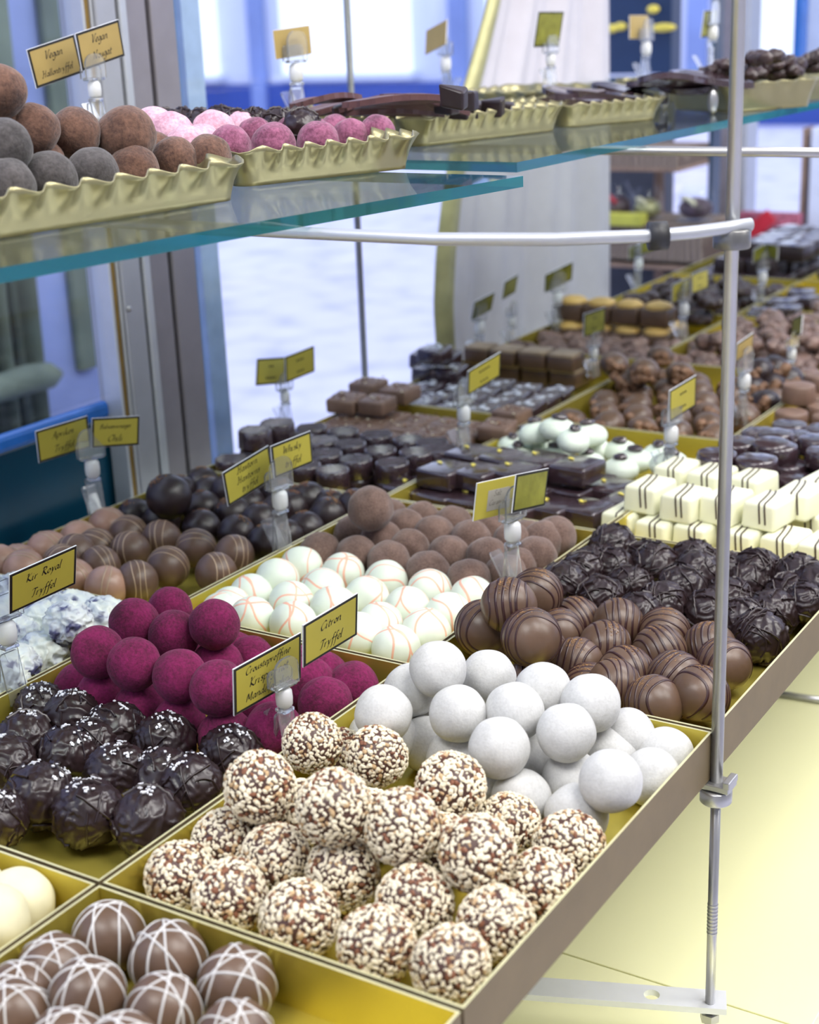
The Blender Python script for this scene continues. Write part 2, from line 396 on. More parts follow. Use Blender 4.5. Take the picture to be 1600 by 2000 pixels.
b = MB(); b.box((XW - .01, (1.045 + 1.93) / 2, 1.65), (.004, 1.93 - 1.045, 1.9), 'pane'); struct('window_2', b)
slab('wall_window', (XW - .06, 1.045, 0), (XW, 2.6, .70), 'dusk')
# end wall with its window, posts and the navy panel
YE = 2.66
def endbox(px0, px1, py0, py1, m, dy=0, dep=.04, b=None):
    a, c = uny(px0, py1, YE + dy), uny(px1, py0, YE + dy)
    (b).box(((a.x + c.x) / 2, YE + dy + dep / 2, (a.z + c.z) / 2), (abs(c.x - a.x), dep, abs(c.z - a.z)), m, .002)
b = MB(); endbox(1180, 1320, -500, 145, 'navy', 0, .05, b); endbox(1184, 1300, 150, 570, 'dusk', 0.02, .05, b); endbox(1180, 1318, 515, 640, 'dusk', -.1, .05, b); struct('wall_far', b)
b = MB(); endbox(1386, 1402, -500, 470, 'teal_paint', 0, .05, b); endbox(1402, 1452, -500, 470, 'alu_dark', -.03, .06, b); endbox(1452, 1456, -500, 470, 'alu_light', -.03, .06, b); struct('trim_5', b)
b = MB(); endbox(1456, 1900, -500, 430, 'pane', .02, .006, b); struct('window_3', b)
b = MB(); endbox(1572, 1640, -500, 118, 'pillar', .1, .05, b); endbox(1568, 1780, 250, 640, 'pillar', -.03, .06, b); endbox(1560, 1568, 250, 620, 'wood', -.02, .05, b); struct('trim_6', b)
b = MB(); endbox(1562, 1572, -500, 120, 'blue_paint', .04, .04, b); struct('trim_7', b)
slab('wall_front_far', (1.5, YE, 0), (2.6, YE + .1, 2.6), 'plaster')
b = MB(); b.box((.76, YE + .03, 1.7), (1.46, .006, 1.76), 'pane'); struct('added_window_4', b)  # unseen window, added so the yellow base reflects the bright outdoors
slab('wall_far_low', (-.87, YE, 0), (1.5, YE + .1, .82), 'plaster')
# dotted cloth and ribbon at the far window
b = MB(); endbox(1440, 1563, 418, 500, 'redcloth', -.07, .02, b); o = b.obj('dotted_cloth'); tag(o, 'red and white dotted cloth below the far window', 'cloth')
b = MB(); p = uny(1440, 478, YE - .09); q = uny(1508, 420, YE - .09); d = (q - p); L = d.length
b.box((p + q) / 2, (L, .006, .026), 'red', .001, Matrix.Rotation(-math.atan2(d.z, d.x), 3, 'Y')); o = b.obj('red_ribbon'); tag(o, 'bright red ribbon lying across the dotted cloth', 'ribbon')
# display base: deck under the trays, yellow gold panels in front
slab('trim_8', (-.868, .02, .93), (-.30, 2.60, .9725), 'plaster')
ya = (un(1090, 1875, .80).y + un(1600, 2000, .80).y) / 2; yb = 1.144
XP = un(1597, 1985, .80).x
for k, (y0, y1, lab) in enumerate(((-.3, ya, 'yellow gold base panel nearest the viewer, under the perforated bar'), (ya, yb, 'yellow gold base panel behind the lower seam, around the rod'), (yb, 2.6, 'yellow gold base panel furthest back, behind the upper seam'))):
    b = MB(); b.box(((-.5 + XP) / 2, (y0 + y1) / 2, .795), (XP + .5, y1 - y0 - .0012, .01), 'base_gold', .0006); o = b.obj('base_panel'); tag(o, lab, 'panel', 'yellow base panels')
slab('trim_9', (-.5, -.3, .0), (XP - .004, 2.6, .789), 'dusk')
b = MB(); p = un(1500, 1351, .803); q = un(1625, 1371, .803); b.tube([p, q], .0028, 'steel', 10); o = b.obj('steel_rod', smooth=True); tag(o, 'thin steel rod lying on the seam of the yellow base', 'rod')
# ------------------------------------------------------------------ rods, clamps, bars, glass
RX, RY = -.2450, .6752
r = bpy.data.objects.new('support_rod', None); COL.objects.link(r); r.location = (RX, RY, .834)
tag(r, 'tall vertical steel rod holding the glass shelf, right of the trays', 'rod')
b = MB(); b.tube([(0, 0, .132), (0, 0, 1.5)], .0033, 'steel', 20); b.obj('upper_tube', r, True)
b = MB(); b.tube([(0, 0, -.018), (0, 0, .132)], .0027, 'steel', 20)
for k in range(9): b.lathe([(.0027, 0), (.00295, .0004), (.00295, .0010), (.0027, .0014)], 'steel', 20, (0, 0, .045 + k * .0022))
b.obj('lower_tube', r, True)
b = MB(); b.lathe([(0, -.006), (.0078, -.006), (.0085, -.0052), (.0085, .0010), (.0078, .0018), (0, .0018)], 'steel', 32, (0, 0, .132)); b.obj('lower_clamp', r, True)
b = MB(); b.lathe([(0, -.0045), (.0082, -.0045), (.0088, -.004), (.0088, .004), (.0082, .0045), (0, .0045)], 'steel_shaded', 32, (0, 0, 1.2555 - .834)); b.obj('upper_clamp', r, True)
b = MB(); b.lathe([(0, -.012), (.0035, -.012), (.0055, -.011), (.0055, -.006), (0, -.006)], 'steel', 6, (0, 0, 0)); b.obj('foot_nut', r)
b = MB(); b.box((RX - .004, RY + .0, .9705), (.026, .013, .0035), 'steel', .0006); b.box((RX + .0075, RY, .9735), (.004, .013, .004), 'steel', .0006); b.box((RX - .10, RY, .9655), (.17, .010, .0025), 'steel', .0004)
o = b.obj('shelf_bracket'); tag(o, 'flat steel bracket on the rod just under the tray corner', 'bracket')
# perforated bar
b = MB(); x1 = RX + .009; x0 = -.50; z = .8325; w_ = .017; th = .0038; i_ = b.mi('bar_metal'); rg = []
def barpt(x): return Vector((x, RY + .0015 - (x - RX) * .06, z))
b.box(((x0 + -.2855) / 2, RY + .003, z), (-.2855 - x0, w_, th), 'bar_metal')
hole = Vector((-.277, RY + .003, z)); ring_i = []; ring_o = []; K = 24
for k in range(K):
    a = 2 * PI * k / K; ci, si = math.cos(a), math.sin(a); s_ = .0085 / max(abs(ci), abs(si))
    ring_i.append((hole.x + .0045 * ci, hole.y + .0045 * si)); ring_o.append((hole.x + s_ * ci, hole.y + s_ * si))
for (zz, fl) in ((z + th / 2, 0), (z - th / 2, 1)):
    vi = [b.b.verts.new((x, y, zz)) for x, y in ring_i]; vo = [b.b.verts.new((x, y, zz)) for x, y in ring_o]; rg.append((vi, vo))
    for k in range(K):
        f = b.b.faces.new((vi[k], vo[k], vo[(k + 1) % K], vi[(k + 1) % K])); f.material_index = i_
for k in range(K):
    for a in (0, 1): b.b.faces.new((rg[0][a][k], rg[1][a][k], rg[1][a][(k + 1) % K], rg[0][a][(k + 1) % K])).material_index = i_
b.box(((-.2685 + x1) / 2, RY + .003, z), (x1 + .2685, w_, th), 'bar_metal')
bmesh.ops.recalc_face_normals(b.b, faces=b.b.faces)
bmesh.ops.rotate(b.b, cent=(RX, RY, z), matrix=Matrix.Rotation(.38, 3, 'Z'), verts=b.b.verts)
o = b.obj('perforated_bar'); tag(o, 'flat steel bar with a round hole at the foot of the rod', 'bar')
# glass shelves
def glass(name, pts, z, th, lab):
    b = MB(); g, e = b.mi('glass'), b.mi('edge')
    top = [b.b.verts.new((x, y, z + th)) for x, y in pts]; bot = [b.b.verts.new((x, y, z)) for x, y in pts]
    b.b.faces.new(top).material_index = g; b.b.faces.new(bot[::-1]).material_index = g
    for k in range(len(pts)):
        k2 = (k + 1) % len(pts); b.b.faces.new((bot[k], bot[k2], top[k2], top[k])).material_index = e
    bmesh.ops.recalc_face_normals(b.b, faces=b.b.faces)
    o = b.obj(name); tag(o, lab, 'glass shelf', 'glass shelves above the trays')
ZS = 1.264; TH = .0062
glass('glass_shelf', [(-.475, .30), (-.440, .571), (-.4075, .777), (-.845, .790), (-.845, .30)], ZS, TH, 'glass shelf with teal edge at left carrying cocoa truffles')
glass('glass_shelf', [(-.449, .848), (-.404, 2.30), (-.845, 2.30), (-.845, .862)], ZS, TH, 'glass shelf with teal edge at right carrying bark trays')
ZT = ZS + TH
# curved shelf bar
b = MB(); zb = ZS - .0042
pts = [(-.84, .640, zb), (-.60, .612, zb), (-.455, .606, zb), (-.365, .607, zb), (-.31, .622, zb), (-.2695, .6445, zb + .0002), (-.2555, .6560, zb + .0008), (-.2465, .6655, zb + .0015), (-.2375, .6785, zb + .0020)]
b.tube(pts, .0031, 'alu_light', 16); o = b.obj('shelf_bar', smooth=True); tag(o, 'curved silver bar running from the rod clamp under the glass shelf', 'bar')
b = MB(); b.tube([(-.2725, .6425, zb), (-.2662, .6475, zb)], .0066, 'black', 20); o = b.obj('rubber_ring', smooth=True); tag(o, 'black rubber ring on the curved silver bar', 'ring')
b = MB(); b.tube([(-.84, 1.035, zb), (-.15, 1.042, zb)], .0034, 'steel', 16); o = b.obj('shelf_bar', smooth=True); tag(o, 'straight steel bar under the far end of the glass shelf', 'bar')
# thin back rod
b = MB(); b.tube([(-.85, 1.262, .96), (-.85, 1.262, 2.3)], .0032, 'steel', 14); o = b.obj('support_rod', smooth=True); tag(o, 'thin vertical steel rod standing in front of the bright window', 'rod')
for py_, xx, yy in ((190, -.79, 1.62), (200, -.73, 1.63)): pass
# oval steel studs on the shelf
for (px, py, lab) in ((1297, 195, 'oval steel stud between trays on the upper glass shelf'), (1392, 205, 'oval steel stud just left of the rod on the upper shelf')):
    P = un(px, py + 18, ZT); b = MB(); b.ico((0, 0, .011), .011, 'steel', 3, (.42, .42, 1)); o = b.obj('oval_stud', smooth=True); o.location = P; tag(o, lab, 'stud')
# ------------------------------------------------------------------ white curtain in the window
b = MB(); nx, nz_ = 90, 60; i0, i1 = b.mi('curtain'), b.mi('hem'); grid = []
leftpx = [(-700, 1080), (0, 950), (100, 925), (200, 898), (300, 880), (400, 866), (500, 855), (600, 850), (760, 858)]
def lx(py):
    for (a, xa), (c, xc) in zip(leftpx, leftpx[1:]):
        if a <= py <= c: return xa + (xc - xa) * (py - a) / (c - a)
    return leftpx[-1][1]
for j in range(nz_ + 1):
    py = -690 + 1450 * j / nz_; row = []
    for i in range(nx + 1):
        u = i / nx; px = lx(py) + (1186 - lx(py)) * u
        P = unx(px, py, -.852); fold = .006 * math.sin(u * 21 + .5 * math.sin(j * .1)) + .004 * math.sin(u * 43)
        row.append(b.b.verts.new((P.x + fold, P.y, P.z)))
    grid.append(row)
for j in range(nz_):
    for i in range(nx):
        f = b.b.faces.new((grid[j][i], grid[j][i + 1], grid[j + 1][i + 1], grid[j + 1][i])); f.material_index = i1 if i < 7 else i0
o = b.obj('window_curtain', smooth=True); sm = o.modifiers.new('thickness', 'SOLIDIFY'); sm.thickness = .0015
tag(o, 'white draped curtain with a gold hem beside the window', 'curtain')
# ------------------------------------------------------------------ basket stand in the far corner
def farbox(px0, px1, py0, py1, m, y, dep, b, bev=.002):
    a, c = uny(px0, py1, y), uny(px1, py0, y); b.box(((a.x + c.x) / 2, y + dep / 2, (a.z + c.z) / 2), (abs(c.x - a.x), dep, abs(c.z - a.z)), m, bev)
YB = 2.42
def fbox(px0, px1, py0, py1, m, dep=.12, y=YB, bev=.002): b = MB(); farbox(px0, px1, py0, py1, m, y, dep, b, bev); return b
r = bpy.data.objects.new('display_stand', None); COL.objects.link(r); tag(r, 'brown wicker display stand with two trays in the far corner', 'stand')
for a in ((1182, 1326, 292, 328, 'wicker', 'wicker_tray'), (1150, 1372, 440, 512, 'wicker', 'wicker_tray'), (1184, 1326, 328, 334, 'wood', 'tray_edge'), (1165, 1375, 512, 520, 'wood', 'tray_edge'), (1276, 1290, 332, 442, 'wood', 'post'), (1276, 1292, 520, 640, 'wood', 'post')):
    fbox(*a[:5], dep=.14 if 'post' not in a[5] else .02, y=YB if 'post' not in a[5] else YB + .11).obj(a[5], r)
for (px0, px1, py0, py1, m, lab, mt) in ((1174, 1232, 366, 424, 'jarfood', 'glass jar of dark sweets tied with red ribbon, on the stand', 'red'), (1236, 1290, 378, 428, 'hem', 'glass jar with pale sweets beside the stand post', 'cream'),
                                        (1322, 1392, 388, 440, 'jarfood', 'round jar of dark sweets right of the stand post', 'cream')):
    a, c = uny(px0, py1, YB + .03), uny(px1, py0, YB + .03); R = (c.x - a.x) / 2; H = c.z - a.z
    b = MB(); b.lathe([(0, 0), (R, 0), (R, H * .9), (R * .7, H * 1.1), (R * .7, H * 1.25)], 'pane', 24); o = b.obj('glass_jar', smooth=True); o.location = ((a.x + c.x) / 2, YB + .035, uny(px0, 439, YB).z + .005)
    b = MB(); b.ico((0, 0, H * .42), R * .92, m, 3, (1, 1, H * .42 / R)); b.obj('sweets', o, True)
    b = MB(); b.tube([(R * .3, -R * .8, H * .6), (-R * .2, -R * .85, H * .85), (-R * .5, -R * .75, H * .8)], R * .13, mt, 10); b.obj('ribbon', o, True)
    tag(o, lab, 'jar', 'jars on the wicker stand')
o = fbox(1168, 1252, 420, 440, 'yellow', .03, YB - .02).obj('yellow_box'); tag(o, 'flat yellow box in front of the jars on the stand', 'box')
for k, (px, py) in enumerate(((1212, 52), (1196, 56), (1296, 54), (1276, 18))):
    P = uny(px, py, YE - .02); b = MB(); b.ico(P, .016, 'goldleaf', 2, (1.6 if k == 2 else .8, .3, .5)); o = b.obj('gold_ornament', smooth=True)
    tag(o, ['small gold mark on the navy wall, middle left', 'small gold mark on the navy wall, furthest left', 'wide gold mark on the navy wall at right', 'small gold mark highest on the navy wall'][k], 'ornament', 'gold marks on the navy wall')
# ------------------------------------------------------------------ trays
RIM_H = .026
def gold_tray(x0, x1, y0, y1, lab, g=.0011):
    x0 += g; x1 -= g; y0 += g; y1 -= g; w = .0013; zf = ZR - RIM_H
    b = MB(); i, o_, r_ = b.mi('gold_in'), b.mi('gold_out'), b.mi('gold_rim')
    def q(x, y, z): return b.b.verts.new((x, y, z))
    A = [(x0, y0), (x1, y0), (x1, y1), (x0, y1)]; B = [(x0 + w, y0 + w), (x1 - w, y0 + w), (x1 - w, y1 - w), (x0 + w, y1 - w)]
    ob = [q(*p, zf - .001) for p in A]; ot = [q(*p, ZR) for p in A]; it = [q(*p, ZR) for p in B]; ib = [q(*p, zf) for p in B]
    b.b.faces.new(ob[::-1]).material_index = o_; b.b.faces.new(ib).material_index = i
    for k in range(4):
        k2 = (k + 1) % 4
        b.b.faces.new((ob[k], ob[k2], ot[k2], ot[k])).material_index = o_
        b.b.faces.new((ot[k], ot[k2], it[k2], it[k])).material_index = r_
        b.b.faces.new((it[k], it[k2], ib[k2], ib[k])).material_index = i
    ob_ = b.obj('gold_tray'); tag(ob_, lab, 'tray', 'gold card trays'); return ob_
TR = {(0, 0): 'lattice truffles at the bottom left', (1, 0): 'cream truffles at the left edge', (0, 1): 'chopped nut truffles and white truffles', (1, 1): 'magenta truffles and salted dark truffles',
      (2, 1): 'crumpled white truffles', (1, 2): 'orange striped eggs and cocoa truffles', (0, 2): 'striped milk truffles and rough dark truffles', (2, 2): 'milk truffles and spiced dark truffles',
      (2, 3): 'ridged dark discs and milk squares', (1, 3): 'gold leaf squares and mint domes', (0, 3): 'ivory dominoes and dark ovals', (2, 4): 'frosted squares and layered squares', (1, 4): 'walnut clusters',
      (0, 4): 'brown cylinders behind the rod', (2, 5): 'caramel squares and grey clusters', (1, 5): 'pale milk clusters', (2, 6): 'dark bark near the far stand', (1, 6): 'blue-lit dark squares', (2, 7): 'stacked dark bars', (1, 7): 'dark clusters at the far right', (0, 5): 'milk clusters at the right edge'}
for (i, j), what in TR.items():
    gold_tray(XG[i + 1], XG[i], YG[j], YG[j + 1], f'gold card tray holding {what}')
# ------------------------------------------------------------------ sweets: one of each kind
ZF = ZR - RIM_H
R0 = .0153
def lump(a, f, s): return lambda n: a * nz(n, f, s)
def ball(name, m, r, seed, amp=.035, f=1.6, sub=5, fine=0.0, sc=(1, 1, 1)):
    b = MB(); b.ico((0, 0, 0), r, m, sub, sc, lambda n: amp * nz(n, f, seed) + (fine * nz(n, 9, seed) if fine else 0)); return b.obj(name, smooth=True)
def foot(n, k=-.78):  # flattened base where a dipped sweet has stood
    return (k / n.z - 1) if n.z < k else 0
def circle_ribbon(b, r, axis, d, w, h, m, t0, t1, wob=.03, seed=0, surf=None, N=40):
    axis = Vector(axis).normalized(); u = axis.orthogonal().normalized(); v = axis.cross(u); pts = []; nr = []
    for k in range(N + 1):
        t_ = t0 + (t1 - t0) * k / N; dd = d + wob * math.sin(3 * t_ + seed); rr = math.sqrt(max(.01, 1 - dd * dd))
        n = (axis * dd + (u * math.cos(t_) + v * math.sin(t_)) * rr).normalized()
        if n.z < -.7: 
            if len(pts) > 3: b.ribbon(pts, nr, w, h, m)
            pts, nr = [], []; continue
        k2 = 1 + (surf(n) if surf else 0); pts.append(n * r * k2); nr.append(n)
    if len(pts) > 3: b.ribbon(pts, nr, w, h, m)
def striped(name, m, ms, r, seed, ndir, offs, w, wob=.03, h=.0003, extra=None, amp=.02, squash=1.0):
    b = MB(); sf = lambda n: amp * nz(n, 1.5, seed) + foot(n)
    b.ico((0, 0, 0), r, m, 5, (1, 1, 1), sf)
    rnd = random.Random(seed * 13 + 5)
    for d in offs: circle_ribbon(b, r, ndir, d + rnd.uniform(-.04, .04), w * rnd.uniform(.7, 1.25), h, ms, 0, 2 * PI, wob, rnd.uniform(0, 6), sf, 64)
    for (ax, d) in (extra or []): circle_ribbon(b, r, ax, d, w, h, ms, 0, 2 * PI, wob, rnd.uniform(0, 6), sf, 64)
    if squash != 1:
        for v in b.b.verts: v.co.z *= squash
    return b.obj(name, smooth=True)
def bits(b, r, n, size, mats, seed, zmin=-1, flatn=.6, surf=None, sub=1, ell=(1, 1, 1)):
    rnd = random.Random(seed); k = 0; ga = PI * (3 - 5 ** .5)
    for q in range(n):
        z = 1 - 2 * (q + .5) / n
        if z < zmin: continue
        a = ga * q; rr = math.sqrt(1 - z * z)
        nn = Vector((rr * math.cos(a), rr * math.sin(a), z)) + Vector([rnd.uniform(-.06, .06) for _ in range(3)]); nn.normalize()
        kk = 1 + (surf(nn) if surf else 0); P = Vector((nn.x * ell[0], nn.y * ell[1], nn.z * ell[2])) * r * kk
        rot = nn.to_track_quat('Z', 'Y').to_matrix() @ Matrix.Rotation(rnd.uniform(0, 6), 3, 'Z') @ Matrix.Rotation(rnd.uniform(-.5, .5), 3, 'X')
        s = size * rnd.uniform(.6, 1.25)
        b.ico(P, s, rnd.choice(mats), sub, (1, rnd.uniform(.5, .8), flatn * rnd.uniform(.6, 1)), lambda n_, sd=q: .25 * nz(n_, 1.9, sd * .37), rot)
# chopped-nut truffle
def nutball(seed):
    b = MB(); r = .0166; b.ico((0, 0, 0), r, 'nut_core', 4, (1, 1, 1), lump(.05, 1.5, seed))
    bits(b, r * 1.0, 490, .00180, ['nut_cream'] * 8 + ['nut_tan'] * 1 + ['nut_brown'] * 1, seed, surf=lump(.05, 1.5, seed)); bits(b, r * 1.01, 300, .00105, ['nut_cream'] * 5 + ['nut_tan'], seed + 50, surf=lump(.05, 1.5, seed)); return b.obj('nut_truffle', smooth=False)
nut_src = [nutball(s) for s in (1, 2, 3, 4)]
BND = lambda i0, j0, y0=None, y1=None: (XG[i0 + 1] + .002, XG[i0] - .002, y0 or YG[j0] + .002, y1 or YG[j0 + 1] - .002)
pile('nut_truffle', nut_src, [(323, 1705), (422, 1640), (450, 1752), (537, 1677), (585, 1797), (669, 1707), (735, 1847), (810, 1765), (881, 1886), (968, 1805), (1064, 1733), (612, 1470, 0), (1112, 1655, 0), (994, 1611, 0, .92), (720, 1610), (860, 1660), (470, 1600), (590, 1590),
     (507, 1537, 1), (653, 1577, 1), (735, 1478, 1, .93), (786, 1615, 1.4), (881, 1537, 1), (932, 1667, 1), (610, 1452, 1, .92)],
     .0178, ZF, BND(0, 1), 'chopped-nut truffle', 'chopped nut truffles in the front tray', step=55)
src = [ball('white_truffle', 'sugar', R0, s, .035) for s in (11, 12, 13)]
pile('white_truffle', src, [(690, 1425, 0, .9), (833, 1453), (943, 1525, 0, .9), (1044, 1487), (1019, 1560), (1126, 1594), (1117, 1523), (1193, 1470), (1278, 1520), (1300, 1476), (1241, 1422), (890, 1480), (760, 1440), (920, 1390), (1020, 1400), (1100, 1400), (850, 1380),
     (749, 1394, 1), (802, 1349, 1), (856, 1307, 1), (954, 1324, 1), (1061, 1349, 1), (1154, 1374, 1), (895, 1394, 1.3), (1005, 1391, 1), (976, 1461, 1.3), (1106, 1431, 1.3), (1219, 1532, 1)],
     .0154, ZF, BND(0, 1), 'white sugar-dusted truffle', 'white truffles in the front tray', step=34)
src = [ball('magenta_truffle', 'magenta', R0, s, .04) for s in (21, 22, 23)]
pile('magenta_truffle', src, [(117, 1335), (199, 1360), (274, 1384), (350, 1412), (441, 1440), (535, 1425), (665, 1300), (689, 1342), (635, 1375), (602, 1335), (555, 1250), (510, 1390), (540, 1360), (425, 1300), (492, 1260), (410, 1235), (330, 1240), (240, 1260), (190, 1290), (270, 1330), (345, 1350), (610, 1290), (575, 1310),
     (191, 1274, 1), (262, 1217, 1), (332, 1190, 1, .95), (419, 1220, 1), (340, 1241, 1.4), (262, 1297, 1), (351, 1320, 1), (427, 1344, 1)],
     R0 * 1.02, ZF, BND(1, 1), 'magenta powdered truffle', 'magenta truffles', step=30)
def ridged(name, m, r, seed, amp=.10, salt=False, sub=5, curls=14):
    rnd = random.Random(seed)
    def sf(n):
        w = Vector((nz(n, 1.2, seed), nz(n, 1.2, seed + 5), nz(n, 1.2, seed + 9)))
        v = 1 - abs(nz(n + w * .9, 2.3, seed + 2)) * 2.6
        return amp * (max(0, v) ** 2.2) + .05 * nz(n, 1.1, seed)
    b = MB(); b.ico((0, 0, 0), r * .95, m, sub, (1, 1, .94), lambda n: sf(n) + foot(n, -.8))
    for k in range(curls):
        ax = Vector((rnd.uniform(-1, 1), rnd.uniform(-1, 1), rnd.uniform(-.3, .5))); t0 = rnd.uniform(0, 6)
        circle_ribbon(b, r * .955, ax, rnd.uniform(-.75, .75), .0012, .0010, m, t0, t0 + rnd.uniform(.6, 1.8), .06, k, lambda n: sf(n) * .8 - (0 if n.z > -.6 else .2), 14)
    o = b.obj(name, smooth=True)
    if salt:
        s_ = MB(); rn = random.Random(seed + 99)
        cs = [(rn.gauss(0, .35), rn.gauss(0, .35)) for _ in range(5)]
        for k in range(30):
            cx_, cy_ = cs[k % 5]; n = Vector((cx_ + rn.gauss(0, .13), cy_ + rn.gauss(0, .13), 1)).normalized(); z_ = r * .95 * (1 + sf(n)) + .0002
            s_.box(n * z_, (rn.uniform(.0005, .0020), rn.uniform(.0005, .0015), .0006), 'salt', 0, n.to_track_quat('Z', 'Y').to_matrix() @ Matrix.Rotation(rn.uniform(0, 3), 3, 'Z'))
        f_ = s_.obj('salt_flakes', o); f_['label'] = 'white salt flakes'; f_['kind'] = 'stuff'
    return o
src = [ridged('salted_truffle', 'dark_rough', .0168, s, .09, True) for s in (31, 32, 33)]
pile('salted_truffle', src, [(50, 1377), (140, 1400), (227, 1427), (322, 1450, 0, 1.05), (50, 1447), (132, 1475), (230, 1512, 0, 1.05), (12, 1495), (80, 1557, 0, 1.1), (172, 1590, 0, 1.1), (290, 1605, 0, 1.05), (372, 1537), (450, 1475), (-10, 1602), (320, 1520), (180, 1455, 0, .9)],
     .0163, ZF, BND(1, 1), 'dark truffle with salt flakes', 'salted dark truffles', step=38, tilt=.25)
# crumpled white
def crumple(seed):
    def sf(n):
        w = Vector((nz(n, 1.6, seed), nz(n, 1.6, seed + 5), nz(n, 1.6, seed + 9))); return .24 * max(0, 1 - 2.6 * abs(nz(n + w, 1.5, seed))) ** 1.4 + .08 * nz(n, 2, seed)
    b = MB(); b.ico((0, 0, 0), .0150, 'crumple', 5, (1.05, 1.0, .8), sf); return b.obj('crumpled_truffle', smooth=True)
src = [crumple(s) for s in (41, 42, 43)]
pile('crumpled_truffle', src, [(153, 1185), (88, 1175), (79, 1222), (131, 1242), (79, 1277), (225, 1197), (5, 1130), (26, 1245), (26, 1195), (185, 1222), (20, 1300), (-20, 1165), (-25, 1220), (205, 1240, 0, .8), (40, 1340, 0, .9), (-20, 1280), (50, 1150, 0, .9), (135, 1215, 1, .9)],
     .0148, ZF + .006, BND(2, 1), 'crumpled white and blue-spotted truffle', 'crumpled white truffles', step=30, fill=False, tilt=.4)
# orange striped eggs
def egg(seed):
    rnd = random.Random(seed); ex = [((rnd.uniform(-1, 1), rnd.uniform(-1, 1), rnd.uniform(-.5, .5)), rnd.uniform(-.5, .5)) for _ in range(2)]
    return striped('striped_egg', 'shell_white', 'stripe_orange', R0 * 1.02, seed, (rnd.uniform(-1, 1), rnd.uniform(-1, 1), .3), [.1], .0015, .14, .00005, ex, .03)
src = [egg(s) for s in (51, 52, 53, 54, 55)]
pile('striped_egg', src, [(588, 1110), (529, 1132), (671, 1121), (486, 1163), (569, 1178), (630, 1154), (400, 1190, 0, .9), (492, 1210), (573, 1220), (652, 1190), (754, 1137), (840, 1155), (924, 1172), (716, 1170), (796, 1190), (876, 1202), (742, 1222), (832, 1236), (774, 1268), (700, 1242), (440, 1185, 0, .9)],
     R0 * 1.03, ZF, BND(1, 2), 'white truffle with orange stripes', 'orange striped white truffles', step=20, tilt=.5)
src = [ball('cocoa_truffle', 'cocoa', R0, s, .055, 1.8) for s in (61, 62, 63)]
pile('cocoa_truffle', src, [(780, 990, 0, .95), (836, 1010), (792, 1030, 0, .95), (903, 1016), (972, 1030), (1042, 1042, 0, .95), (674, 1042), (624, 1080), (744, 1054), (696, 1086), (800, 1072), (848, 1046), (920, 1054), (760, 1098), (876, 1086), (952, 1090), (1000, 1058, 0, .95), (836, 1118), (916, 1134), (988, 1122), (1046, 1088), (715, 1018), (1060, 1056), (1010, 1105, 0, .9),
     (724, 994, 1, 1.08), (1085, 1048, 0, 1.0)], R0, ZF + .004, BND(1, 2), 'brown cocoa-dusted truffle', 'cocoa truffles', step=20)
# striped milk, dark lined
def smilk(seed):
    o = striped('striped_truffle', 'milk', 'stripe_dark', R0 * 1.08, seed, (1, .25 * seed % 1 - .3, .12), [-.62, -.38, -.12, .14, .4, .64], .0017, .04, .0004, None, .02)
    s_ = MB(); rn = random.Random(seed)
    for k in range(60):
        n = Vector((rn.gauss(0, .2), rn.gauss(0, .2), 1)).normalized(); s_.box(n * (R0 * 1.09), (.0011, .0003, .0003), 'spice', 0, n.to_track_quat('Z', 'Y').to_matrix() @ Matrix.Rotation(rn.uniform(0, 3), 3, 'Z'))
    f_ = s_.obj('spice_crumbs', o); f_['kind'] = 'stuff'; f_['label'] = 'tiny orange-brown crumbs'
    return o
src = [smilk(s) for s in (71, 72, 73)]
pile('striped_truffle', src, [(1124, 1216), (1208, 1219), (1298, 1238), (1182, 1263), (1289, 1274), (1126, 1298), (1223, 1317), (1319, 1328), (1276, 1377), (1386, 1266), (1414, 1298), (1199, 1340, 0, .95), (1367, 1358), (1092, 1238, 0, .95), (1000, 1215, 0, .95), (1060, 1190, 0, .95), (960, 1260, 0, .9), (1060, 1275, 0, .95), (1150, 1345, 0, .9),
     (1049, 1160, .9), (994, 1182, .9), (944, 1228, .6, 1.04), (1038, 1246, 1.1, 1.06)],
     R0 * 1.05, ZF, BND(0, 2), 'milk truffle with dark stripes', 'striped milk truffles', step=26, tilt=.45)
src = [ridged('rough_truffle', 'dark_rough', .0168, s, .085, False, 5, 30) for s in (81, 82, 83, 84)]
pile('rough_truffle', src, [(1161, 1100), (1124, 1118), (1101, 1142), (1086, 1100), (1294, 1072), (1281, 1105), (1371, 1084), (1362, 1120), (1232, 1148), (1171, 1170), (1334, 1152), (1296, 1182), (1424, 1174), (1386, 1200), (1463, 1140), (1484, 1110), (1544, 1166), (1566, 1122), (1510, 1200), (1484, 1244, 0, 1.05), (1430, 1125), (1200, 1110, 0, .9), (1250, 1200, 0, .9), (1620, 1150), (1450, 1210, 0, .9), (1580, 1180, 0, .9), (1410, 1100, 0, .9),
     (1197, 1066, 0)], .0158, ZF, BND(0, 2), 'rough dark-ridged truffle', 'rough dark truffles', step=24, tilt=.4)
